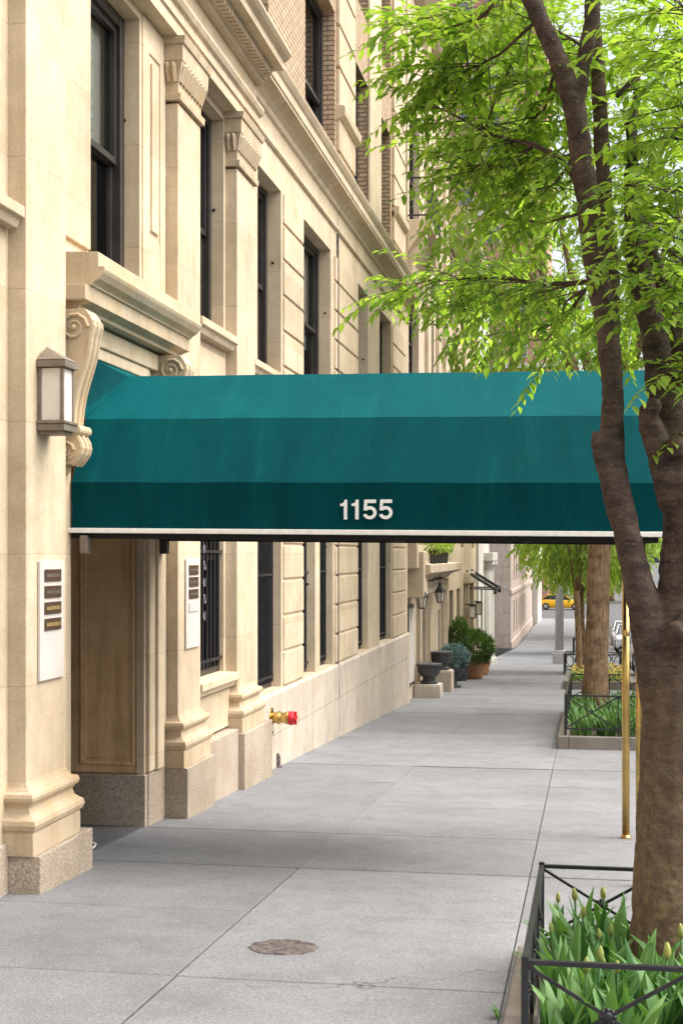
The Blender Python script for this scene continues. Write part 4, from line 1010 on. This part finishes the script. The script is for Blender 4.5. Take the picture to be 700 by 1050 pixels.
# ------------------------------------------------------------------ townhouses further along the left side
def house(name, label, X, y0, y1, zt, mat, holes, depth=.25, core=8, win=None, panes=(2,4), fm='bronze', gm='glass'):
    t = thing(name, label, 'building', (X, y0, gz(y0)))
    q = MB(); zb = gz(y1) - .3; sgn = 1
    wall_sheet(q, X, y0, y1, zb, zt, holes, depth)
    q.add([(X,y0,zb),(X,y0,zt),(X-core,y0,zt),(X-core,y0,zb)], [(0,1,2,3)]); q.add([(X,y1,zb),(X-core,y1,zb),(X-core,y1,zt),(X,y1,zt)], [(0,1,2,3)])
    q.add([(X,y0,zt),(X,y1,zt),(X-core,y1,zt),(X-core,y0,zt)], [(0,1,2,3)])
    q.build('wall', M[mat], t)
    q = MB(); q.box(X-core+.1, X-depth-.12, y0+.05, y1-.05, zb+.05, zt-.1); q.build('core', M['darkroom'], t)
    for h in holes:
        if len(h) > 4 and h[4] == 'door':
            q = MB(); q.box(X-depth-.05, X-depth, h[0], h[1], h[2], h[3]); d_ = q.build('door', M['wood'], t)
            q = MB(); q.box(X-depth, X-depth+.05, h[0]+.12, h[0]+.16, h[2]+.9, h[2]+1.3); q.build('handle', M['brass'], d_)
        else: window(t, h[0], h[1], h[2], h[3], X-depth+.05, panes=panes, fd=.06, fw=.08, mat=fm, gm=gm)
    return t
TX = -3.60
H1 = house('townhouse', 'cream stone townhouse with an iron balcony and a dark door between two hanging lanterns', TX, 28.45, 37.0, 12.5, 'cream',
    [(30.95,32.5,-3.6,-1.05,'door'), (29.2,31.0,3.75,5.5), (29.3,31.2,6.95,9.4), (33.2,34.2,3.0,5.6), (35.2,36.2,3.0,5.6), (33.2,34.2,7.1,9.4), (35.2,36.2,7.1,9.4), (30.5,31.7,.2,2.3), (34.6,35.8,.2,2.3), (34.4,35.6,-3.2,-1.4)])
q = MB()
for yy in (30.6, 32.62, 33.1, 33.6, 34.0, 35.9, 36.5): q.box(TX-.01, TX+.10, yy, yy+.22, -3.4, -.9)
q.box(TX-.01, TX+.12, 30.5, 36.8, -.9, -.62)
q.build('door_surround', M['cream'], H1, bevel=.02)
q = MB(); q.prism([(TX,-.62),(TX+.12,-.58),(TX+.2,-.5),(TX+.42,-.42),(TX+.46,-.4),(TX+.46,-.22),(TX,-.20)], 'y', 29.2, 36.6); bl = q.build('balcony', M['cream'], H1, bevel=.015)
q = MB(); q.box(TX-.02, TX+.35, 28.9, 29.6, -.9, .05); q.box(TX-.02, TX+.25, 28.6, 28.9, -.3, .6); q.build('corner_block', M['cream'], H1, bevel=.02)
q = MB(); q.prism([(TX,6.2),(TX+.1,6.35),(TX+.3,6.62),(TX+.44,6.7),(TX+.48,6.72),(TX+.48,6.85),(TX,6.88)], 'y', 29.0, 31.6); b2 = q.build('balcony', M['cream'], H1, bevel=.01)
for yy in (29.1, 31.2):
    q = MB(); q.prism([(TX,5.7),(TX+.08,5.8),(TX+.14,6.05),(TX+.36,6.35),(TX+.38,6.6),(TX,6.6)], 'y', yy, yy+.28); q.build('bracket', M['cream'], b2, bevel=.01)
q = MB()
for zz in (6.95, 7.72): q.box(TX+.40, TX+.43, 29.05, 31.55, zz, zz+.035); q.box(TX, TX+.43, 29.05, 29.08, zz, zz+.035); q.box(TX, TX+.43, 31.52, 31.55, zz, zz+.035)
yy = 29.05
while yy < 31.56: q.box(TX+.405, TX+.425, yy, yy+.02, 6.87, 7.74); yy += .125
q.build('railing', M['black'], b2)
q = MB(); q.prism([(TX,11.8),(TX+.2,11.9),(TX+.5,12.2),(TX+.55,12.5),(TX,12.55)], 'y', 28.45, 37); q.build('cornice', M['cream'], H1)
q = MB()
for yy in (32.2, 34.6, 36.4): q.box(TX-.01, TX+.09, yy, yy+.55, 2.4, 11.7)
q.build('pilaster_strip', M['cream'], H1, bevel=.02)
H2 = house('townhouse', 'pale cream townhouse with narrow dark door frame under the folded awning frame', TX-.03, 37.05, 48.0, 9.0, 'lime',
    [(43.4,45.0,-3.9,-1.15,'door'), (38.4,39.6,-3.0,-1.0), (40.6,41.8,-3.0,-1.0), (38.4,39.6,3.0,5.4), (41,42.2,3.0,5.4), (44,45.2,3.0,5.4), (46,47.2,3,5.4), (38.4,39.6,.2,1.9), (42,43.2,.2,1.9), (46,47.2,.2,1.9), (38.4,39.6,6.2,8.2), (42,43.2,6.2,8.2)])
q = MB(); q.prism([(TX,8.3),(TX+.2,8.45),(TX+.55,8.8),(TX+.6,9.05),(TX-.03,9.1)], 'y', 36.95, 48.0); q.build('cornice', M['lime'], H2, bevel=.01)
q = MB(); q.box(TX-.03, TX+.12, 43.15, 43.4, -3.9, -.9); q.box(TX-.03, TX+.12, 45.0, 45.25, -3.9, -.9); q.box(TX-.03, TX+.16, 43.0, 45.4, -.9, -.55); q.build('door_surround', M['lime'], H2, bevel=.02)
q = MB()
for yy in (37.2, 40.0, 42.7, 45.7, 47.4): q.box(TX-.04, TX+.06, yy, yy+.5, 2.0, 8.3)
q.build('pilaster_strip', M['lime'], H2, bevel=.02)
H3 = house('townhouse', 'white painted townhouse front with a fluted column and plain cornice before the pinkish stone building', TX+.05, 48.05, 53.4, 9.6, 'white_stone',
    [(49.0,50.0,-3.6,-1.2), (49.0,50.0,3.2,5.6)])
for yy in (51.0, 52.6):
    q = MB(); zb = gz(yy); pr = [(.30,zb),(.30,zb+.2),(.24,zb+.28),(.22,zb+.4),(.20,-.6),(.22,-.55),(.28,-.42),(.32,-.38),(.32,-.25)]
    q.lathe(pr, (TX+.08, yy, 0), 16); q.build('column', M['white_stone'], H3)
q = MB(); q.box(TX+.04, TX+.38, 50.5, 53.2, -.25, .05); q.build('entablature', M['white_stone'], H3, bevel=.02)
pw = [(80+2.9*k, 81.1+2.9*k, -4.45, -2.6) for k in range(6)] + [(80+2.9*k, 81.1+2.9*k, -1.5, 1.0) for k in range(6)] + [(80+2.9*k, 81.1+2.9*k, 2.6, 5.0) for k in range(6)]
H4 = house('stone_building', 'large pinkish stone building with two rows of narrow dark windows along the street', -3.96, 77, 108, 8.2, 'pink', pw, depth=.3, core=12, panes=(1,2), gm='dullglass')
q = MB()
for z in range(9): 
    for k in range(3):
        o_ = .35*(z % 2); q.box(-3.96-2.4+k*.8+o_-.4, -3.96-2.4+k*.8+o_+.385-.012, 76.985, 77.02, -5.0+z*.62, -5.0+z*.62+.608)
q.build('ashlar_face', M['pink'], H4)
q = MB(); q.box(-3.965, -3.90, 76.95, 108, -6, -4.75); q.box(-3.965, -3.9, 76.95, 108, -2.2, -1.95); q.build('base_course', M['pink'], H4, bevel=.02)
H5 = house('stone_building', 'pale cream stone building end at the corner of the block', -3.55, 108.1, 118, 7.0, 'white_stone', [(110,111.4,-4.0,-1.8), (114,115.4,-4.0,-1.8)], core=10, panes=(1,2))
# brick tower beyond the avenue
BT = thing('brick_tower', 'tall pinkish red brick apartment tower with white windows beyond the avenue', 'building', (-12, 160, -5.4))
q = MB(); q.box(-24, -4.2, 160, 185, -5.5, 78); q.build('wall', M['redbrick_far'], BT)
wx = [-22.2, -19.2, -16.2, -13.2, -10.2, -7.2]
k = 0
for fl in range(15):
    for x in wx:
        z = .5 + fl*4.3
        if fl < 3 and x < -16: continue
        q = MB(); q.box(x-.8, x+.8, 159.93, 160.02, z, z+2.3); w_ = q.build('window', M['white_stone'], BT)
        q = MB(); q.box(x-.7, x-.04, 159.9, 159.935, z+.1, z+1.1); q.box(x+.04, x+.7, 159.9, 159.935, z+.1, z+1.1); q.box(x-.7, x+.7, 159.9, 159.935, z+1.2, z+2.2); q.build('pane', M['greyframe'] if (fl+int(x)) % 3 else M['glass'], w_)
q = MB()
for z in (3.6, 20.8, 38, 55.2): q.box(-24.2, -4.0, 159.8, 160, z, z+.5)
q.build('string_course', M['white_stone'], BT)
# row across the road
def opposite(label, y0, y1, zt, mat):
    X = 12.9; t = thing('row_house', label, 'building', (X, y0, gz(y0)), 'buildings across the road')
    q = MB(); hs = []
    yy = y0+1.2
    while yy < y1-2:
        for zf in (-2.6, 1.0, 4.6, 8.2):
            if zf+2.2 < zt-.6: hs.append((yy, yy+1.3, zf, zf+2.1))
        yy += 2.9
    wall_sheet(q, X, y0, y1, -6, zt, hs, .2, -1)
    q.add([(X,y0,-6),(X+8,y0,-6),(X+8,y0,zt),(X,y0,zt)], [(0,1,2,3)]); q.add([(X,y1,-6),(X,y1,zt),(X+8,y1,zt),(X+8,y1,-6)], [(0,1,2,3)]); q.add([(X,y0,zt),(X+8,y0,zt),(X+8,y1,zt),(X,y1,zt)], [(0,1,2,3)])
    q.build('wall', M[mat], t)
    q = MB(); q.prism([(X,zt-.5),(X-.3,zt-.2),(X-.4,zt+.1),(X,zt+.15)], 'y', y0, y1); q.build('cornice', M['lime'], t)
    for h in hs:
        f = MB(); f.box(X+.1, X+.2, h[0], h[0]+.1, h[2], h[3]); f.box(X+.1, X+.2, h[1]-.1, h[1], h[2], h[3]); f.box(X+.1,X+.2,h[0]+.1,h[1]-.1,(h[2]+h[3])/2-.04,(h[2]+h[3])/2+.04); w_ = f.build('window', M['white_stone'], t)
        g = MB(); g.add([(X+.17,h[0],h[2]),(X+.17,h[1],h[2]),(X+.17,h[1],h[3]),(X+.17,h[0],h[3])], [(0,1,2,3)]); g.build('pane', M['glass'], w_, fix=False)
    return t
opposite('red brick row house across the road', 20, 44, 15.5, 'redbrick')
opposite('cream stone row house across the road', 44.2, 72, 14.5, 'cream')
opposite('tan brick apartment house across the road', 72.2, 112, 17, 'tanbrick')

# townhouse furniture
def hang_lantern(y, label, z0=-.55):
    t = thing('hanging_lantern', label, 'lantern', (TX, y, z0), 'black lanterns flanking the townhouse door')
    q = MB(); q.box(TX+.001, TX+.03, y-.04, y+.04, z0-.22, z0+.12); q.bar((TX+.02,y,z0), (TX+.34,y,z0), .03); q.tube([(TX+.02,y,z0-.18),(TX+.10,y,z0-.13),(TX+.14,y,z0-.03)], .012, 6); q.tube([(TX+.29,y,z0+.14),(TX+.29,y,z0-.12)], .012, 6); q.build('bracket', M['black'], t)
    zc = z0-.12; q = MB(); q.lathe([(.01,zc+.02),(.035,zc),(.04,zc-.06),(.13,zc-.2),(.135,zc-.22)], (TX+.29,y,0), 6); q.lathe([(.06,zc-.46),(.075,zc-.44),(.06,zc-.43)], (TX+.29,y,0), 6)
    for k in range(6):
        a = k*math.pi/3; q.bar((TX+.29+.115*math.cos(a), y+.115*math.sin(a), zc-.22), (TX+.29+.07*math.cos(a), y+.07*math.sin(a), zc-.44), .014)
    q.build('cap', M['black'], t)
    q = MB(); q.lathe([(.062,zc-.43),(.105,zc-.222)], (TX+.29,y,0), 6); q.build('lamp_glass', M['frost'], t)
hang_lantern(29.05, 'nearer black hanging lantern on a bracket left of the dark door'); hang_lantern(32.75, 'farther black hanging lantern on a bracket right of the dark door')
N_ = thing('notice_board', 'tall white notice board with a black edge at the start of the townhouse wall', 'sign', (TX, 29.3, -2.7))
q = MB(); q.box(TX+.003, TX+.05, 28.75, 29.75, -2.72, -1.05); q.build('frame', M['black'], N_)
q = MB(); q.box(TX+.05, TX+.058, 28.82, 29.70, -2.66, -1.12); q.build('panel', M['whiteboard'], N_)
def stone_block(y, label, w=.62, h=.27):
    q = MB(); q.box(TX+.02, TX+.02+w, y, y+.62, gz(y+.62)-.03, gz(y)+h); q.box(TX+.02, TX+.02+w*.98, y+.01, y+.61, gz(y)+h+.001, gz(y)+h+.03)
    tag(q.build('stone_block', M['limelow'], bevel=.012), label, 'stone block', 'stone blocks beside the townhouse step')
stone_block(29.95, 'pale stone block under the nearer black urn', .56, .25); stone_block(32.5, 'pale stone block under the farther black urn', .56, .45)
def urn(x, y, z, label):
    t = thing('urn', label, 'urn', (x, y, z), 'black urns on stone blocks')
    q = MB(); q.lathe([(.19,z),(.19,z+.05),(.13,z+.08),(.13,z+.13),(.2,z+.18),(.24,z+.27),(.245,z+.36)], (x,y,0), 20); q.build('bowl', M['darkpot'], t, smooth=False)
    q = MB(); q.lathe([(.245,z+.36),(.285,z+.385),(.285,z+.425),(.24,z+.43)], (x,y,0), 20); q.build('rim', M['darkpot'], t)
urn(TX+.31, 30.26, gz(29.95)+.282, 'nearer round black urn on a stone block by the dark door'); urn(TX+.31, 32.8, gz(32.5)+.482, 'farther round black urn on a stone block by the dark door')
def plant(name, label, x, y, potprof, potmat, foliage, mat, seed, n, rad, c, L, cat='potted plant', needle=False):
    t = thing(name, label, cat, (x, y, gz(y))); z = gz(y)
    q = MB(); q.lathe([(r_, z+h) for r_, h in potprof], (x,y,0), 22); q.build('pot', M[potmat], t, smooth=False, bevel=.004)
    rr = random.Random(seed); q = MB()
    for k in range(n):
        v = rvec(rr); v = v.normalized()*v.length**.6; p = Vector((x+v.x*rad[0], y+v.y*rad[1], z+c+v.z*rad[2])); d = Vector((v.x, v.y, v.z+.5)) + rvec(rr)*.5
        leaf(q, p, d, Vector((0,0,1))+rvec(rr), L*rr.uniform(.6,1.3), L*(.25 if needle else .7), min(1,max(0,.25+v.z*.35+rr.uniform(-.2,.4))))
    q.build('foliage', M[mat], t, fix=False)
    q = MB(); q.tube([(x,y,z+.2),(x+.02,y,z+c)], [.03,.015], 7); q.build('stem', M['bark2'], t)
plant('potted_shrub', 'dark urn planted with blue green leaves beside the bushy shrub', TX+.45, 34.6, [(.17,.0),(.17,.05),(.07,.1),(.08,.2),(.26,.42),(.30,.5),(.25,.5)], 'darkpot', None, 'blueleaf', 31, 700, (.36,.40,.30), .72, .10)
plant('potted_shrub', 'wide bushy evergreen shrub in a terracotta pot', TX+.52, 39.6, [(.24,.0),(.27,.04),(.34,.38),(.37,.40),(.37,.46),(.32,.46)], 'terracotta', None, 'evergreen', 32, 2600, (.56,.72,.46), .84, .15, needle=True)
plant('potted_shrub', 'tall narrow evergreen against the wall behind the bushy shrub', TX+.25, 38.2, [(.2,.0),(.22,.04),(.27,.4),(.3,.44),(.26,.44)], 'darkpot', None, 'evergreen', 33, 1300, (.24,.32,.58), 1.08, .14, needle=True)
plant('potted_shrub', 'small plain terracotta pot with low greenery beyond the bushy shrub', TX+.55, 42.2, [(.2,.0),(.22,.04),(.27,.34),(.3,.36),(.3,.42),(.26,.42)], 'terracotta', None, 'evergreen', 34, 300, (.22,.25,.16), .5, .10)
for i, yy in enumerate((30.7, 31.9, 33.1)):
    x = TX+.36; z = -.215; t = thing('balcony_pot', ['nearest', 'middle', 'farthest'][i] + ' of the three dark pots of greenery on the stone balcony', 'flower pot', (x, yy, z), 'pots on the balcony')
    q = MB(); q.lathe([(.07,z),(.08,z+.02),(.10,z+.30),(.115,z+.32),(.10,z+.32)], (x,yy,0), 14); q.build('pot', M['darkpot'], t)
    q = MB(); rr = random.Random(70+i)
    for k in range(260):
        v = rvec(rr); p = Vector((x+v.x*.2, yy+v.y*.28, z+.42+v.z*.2)); leaf(q, p, v+Vector((0,0,.3)), Vector((0,0,1))+rvec(rr), .09, .05, rr.random())
    q.build('foliage', M['leafy'], t, fix=False)
AF = thing('awning_frame', 'bare black iron awning frame projecting over the narrow townhouse door', 'awning frame', (TX, 44.2, -.6))
for yy in (43.2, 45.2):
    q = MB(); q.bar((TX+.02,yy,-.52), (TX+.92,yy,-1.08), .07, .09); q.box(TX+.86, TX+.96, yy-.05, yy+.05, -1.22, -1.02); q.build('arm', M['greyiron'], AF)
q = MB(); q.bar((TX+.02,43.2,-1.05), (TX+.9,43.2,-1.08), .04); q.bar((TX+.02,45.2,-1.05), (TX+.9,45.2,-1.08), .04); q.bar((TX+.92,43.2,-1.08), (TX+.92,45.2,-1.08), .05); q.build('strut', M['greyiron'], AF)
for i, yy in enumerate((43.0, 45.55)):
    t = thing('wall_sconce', ['nearer', 'farther'][i] + ' small dark box sconce beside the awning-framed door', 'lamp', (TX+.1, yy, -1.9), 'sconces by the narrow door')
    q = MB(); q.box(TX-.029 if yy > 45.3 else TX+.02, TX+.32, yy-.02, yy+.02, -1.55, -1.51); q.box(TX+.14, TX+.36, yy-.1, yy+.1, -1.58, -1.55); q.box(TX+.17,TX+.33,yy-.08,yy+.08,-1.95,-1.92)
    for a, c in ((.15,-.09),(.33,-.09),(.15,.07),(.33,.07)): q.box(TX+a, TX+a+.02, yy+c, yy+c+.02, -1.92, -1.58)
    q.build('housing', M['bronze'], t); q = MB(); q.box(TX+.17,TX+.33,yy-.07,yy+.07,-1.91,-1.59); q.build('lamp_glass', M['frost'], t)

# lamp post
LP = thing('street_lamp', 'grey steel street lamp post with a square base between the trees', 'street lamp', (-.95, 53.3, gz(53.3)))
z = gz(53.3); x, y = -.95, 53.3
q = MB(); q.box(x-.25, x+.25, y-.25, y+.25, z-.05, z+.42); q.box(x-.21, x+.21, y-.21, y+.21, z+.42, z+.5); q.build('base', M['lampgrey'], LP, bevel=.03)
q = MB(); q.tube([(x,y,z+.5),(x,y,z+4),(x,y,z+8.5)], [.16,.14,.10], 12); q.build('pole', M['lampgrey'], LP, smooth=True)
q = MB(); q.tube([(x,y,z+8.4),(x+.6,y,z+8.9),(x+2.0,y,z+9.1)], [.06,.05,.04], 8); q.build('arm', M['lampgrey'], LP)
q = MB(); q.sphere((x+2.2,y,z+9.05), .3, 12, 8, (1,.5,.35)); q.build('lamp_head', M['lampgrey'], LP, smooth=True)

# ------------------------------------------------------------------ vehicles
def car(x, y, paint, label, yaw=0, taxi=False, group='cars parked along the kerb'):
    z = gz(y) - .15
    c = thing('taxi' if taxi else 'parked_car', label, 'taxi' if taxi else 'car', (0,0,0), None if taxi else group)
    q = MB()   # body: lofted cross-sections front (-y) to back (+y)
    secs = [(-2.25,.60,.42,.62),(-2.2,.78,.30,.74),(-1.9,.88,.24,.84),(-1.2,.90,.22,.95),(-.95,.90,.22,1.0),(0,.91,.22,1.02),(1.2,.91,.22,1.04),(1.8,.90,.24,1.02),(2.2,.84,.3,.95),(2.28,.7,.42,.8)]
    b0 = 0
    for (yy, w, zl, zh) in secs:
        q.v += [(-w*.92,yy,zl),(-w,yy,zl+.12),(-w,yy,(zl+zh)/2),(-w*.95,yy,zh-.05),(-w*.82,yy,zh),(w*.82,yy,zh),(w*.95,yy,zh-.05),(w,yy,(zl+zh)/2),(w,yy,zl+.12),(w*.92,yy,zl)]
    for i in range(len(secs)-1):
        for k in range(10): q.f.append((i*10+k, i*10+(k+1)%10, i*10+10+(k+1)%10, i*10+10+k)); q.c.append(None)
    q.f.append(tuple(range(10))); q.c.append(None); q.f.append(tuple(len(q.v)-1-k for k in range(10))); q.c.append(None)
    q.build('body', M[paint], c, smooth=True, bevel=.02)
    q = MB(); cs = [(-1.05,.80,1.0,1.0),(-.35,.70,1.0,1.46),(.3,.68,1.0,1.50),(1.2,.68,1.0,1.47),(1.95,.78,1.0,1.03)]
    for (yy, w, zl, zh) in cs: q.v += [(-.84,yy,zl-.03),(-w,yy,zh-.03),(-w*.9,yy,zh),(w*.9,yy,zh),(w,yy,zh-.03),(.84,yy,zl-.03)]
    for i in range(4):
        for k in range(5): q.f.append((i*6+k, i*6+k+1, i*6+7+k, i*6+6+k)); q.c.append(None)
    q.build('windows', M['carglass'], c, smooth=False)
    q = MB(); q.add([(-.66,-.40,1.455),(.66,-.40,1.455),(.66,.3,1.512),(-.66,.3,1.512),(.66,1.25,1.478),(-.66,1.25,1.478)], [(0,1,2,3),(3,2,4,5)])
    for s_ in (-1, 1):
        for (a, b_) in (((s_*.83,-1.02,1.0),(s_*.69,-.36,1.45)), ((s_*.85,.32,1.0),(s_*.685,.32,1.49)), ((s_*.83,1.92,1.02),(s_*.685,1.2,1.46)), ((s_*.69,-.36,1.45),(s_*.685,1.2,1.46))): q.bar(a, b_, .07, .05)
    q.build('roof', M[paint], c)
    for s_ in (-1, 1):
        for yy in (-1.4, 1.4):
            q = MB(); q.lathe([(.33,-.11),(.345,-.08),(.345,.08),(.33,.11)], (0,0,0), 20, 'x')
            for i in range(len(q.v)): p = q.v[i]; q.v[i] = (p[0]+s_*.82, p[1]+yy, p[2]+.345)
            w_ = q.build('wheel', M['tyre'], c, smooth=False)
            q = MB(); q.lathe([(.21,.0),(.20,.02),(.05,.03)], (0,0,0), 14, 'x')
            for i in range(len(q.v)): p = q.v[i]; q.v[i] = (s_*(.925+p[0]), p[1]+yy, p[2]+.345)
            q.build('rim', M['chrome'], w_)
        q = MB(); q.obox((s_*.66,-2.18,.68), (.16,.05*s_,0), (0,.05,0), (0,0,.07)); q.build('headlight', M['lens'], c, bevel=.02)
        q = MB(); q.obox((s_*.66,2.2,.82), (.15,0,0), (0,.06,0), (0,0,.08)); q.build('taillight', M['redcap'], c, bevel=.02)
    q = MB(); q.box(-.42,.42,-2.29,-2.2,.42,.66); q.box(-.7,.7,-2.27,-2.18,.26,.38); q.build('grille', M['carblack'], c)
    if taxi: q = MB(); q.box(-.2,.2,.0,.2,1.5,1.66); q.build('roof_sign', M['whitetrim'], c, bevel=.02)
    c.location = (x, y, z); c.rotation_euler = (-math.atan(.0435) if y < 78 and not taxi else 0, 0, yaw); return c
car(2.45, 31.0, 'carblack', 'black parked car nearest along the kerb, behind the trees'); car(2.45, 37.0, 'cargrey', 'grey parked car second along the kerb'); car(2.45, 43.2, 'carblack', 'black parked car third along the kerb')
car(2.45, 49.6, 'carwhite', 'white parked car behind the third parked car'); car(2.45, 56.0, 'carblue', 'blue parked car behind the first white car'); car(2.42, 76.5, 'carwhite', 'white parked car well beyond the blue car'); car(2.42, 84.5, 'carwhite', 'farthest white parked car along the kerb')
car(-2.4, 141, 'taxi', 'yellow taxi crossing at the far end of the street', R(90), True)

# ------------------------------------------------------------------ sky, sun, camera
W = bpy.data.worlds.new("World"); S.world = W; W.use_nodes = True
nt = W.node_tree; bg = nt.nodes['Background']
sun_dir = Vector((.56, .12, .82)).normalized()
sky = nt.nodes.new('ShaderNodeTexSky'); sky.sky_type = 'NISHITA'; sky.sun_disc = False
sky.sun_elevation = math.asin(sun_dir.z); sky.sun_rotation = math.atan2(sun_dir.x, sun_dir.y)
sky.dust_density = 6.0; sky.ozone_density = .4; sky.air_density = .8
hs = nt.nodes.new('ShaderNodeHueSaturation'); hs.inputs['Saturation'].default_value = .42
nt.links.new(sky.outputs['Color'], hs.inputs['Color']); nt.links.new(hs.outputs['Color'], bg.inputs['Color']); bg.inputs['Strength'].default_value = .09
sd = bpy.data.lights.new('sun', 'SUN'); sd.energy = 1.5; sd.angle = R(95); sd.color = (1, .955, .885)
so = bpy.data.objects.new('sun', sd); COL.objects.link(so); so.rotation_euler = (-sun_dir).to_track_quat('-Z', 'Y').to_euler(); so.location = (20, 20, 40)
cam = bpy.data.cameras.new('camera'); co = bpy.data.objects.new('camera', cam); COL.objects.link(co)
cam.sensor_fit = 'HORIZONTAL'; cam.sensor_width = 36; cam.lens = 1458 / 700 * 36; cam.shift_y = 43 / 700
cam.clip_start = .1; cam.clip_end = 2000
co.location = (0, 0, 0); co.rotation_euler = (R(90), 0, math.atan(250 / 1458))
S.camera = co
S.render.engine = 'CYCLES'
S.cycles.use_denoising = True
S.cycles.denoiser = 'OPENIMAGEDENOISE'; S.cycles.denoising_input_passes = 'RGB_ALBEDO_NORMAL'; S.cycles.denoising_prefilter = 'NONE'
S.cycles.max_bounces = 8
S.view_settings.view_transform = 'Standard'; S.view_settings.look = 'None'; S.view_settings.exposure = 1.93; S.view_settings.gamma = 1
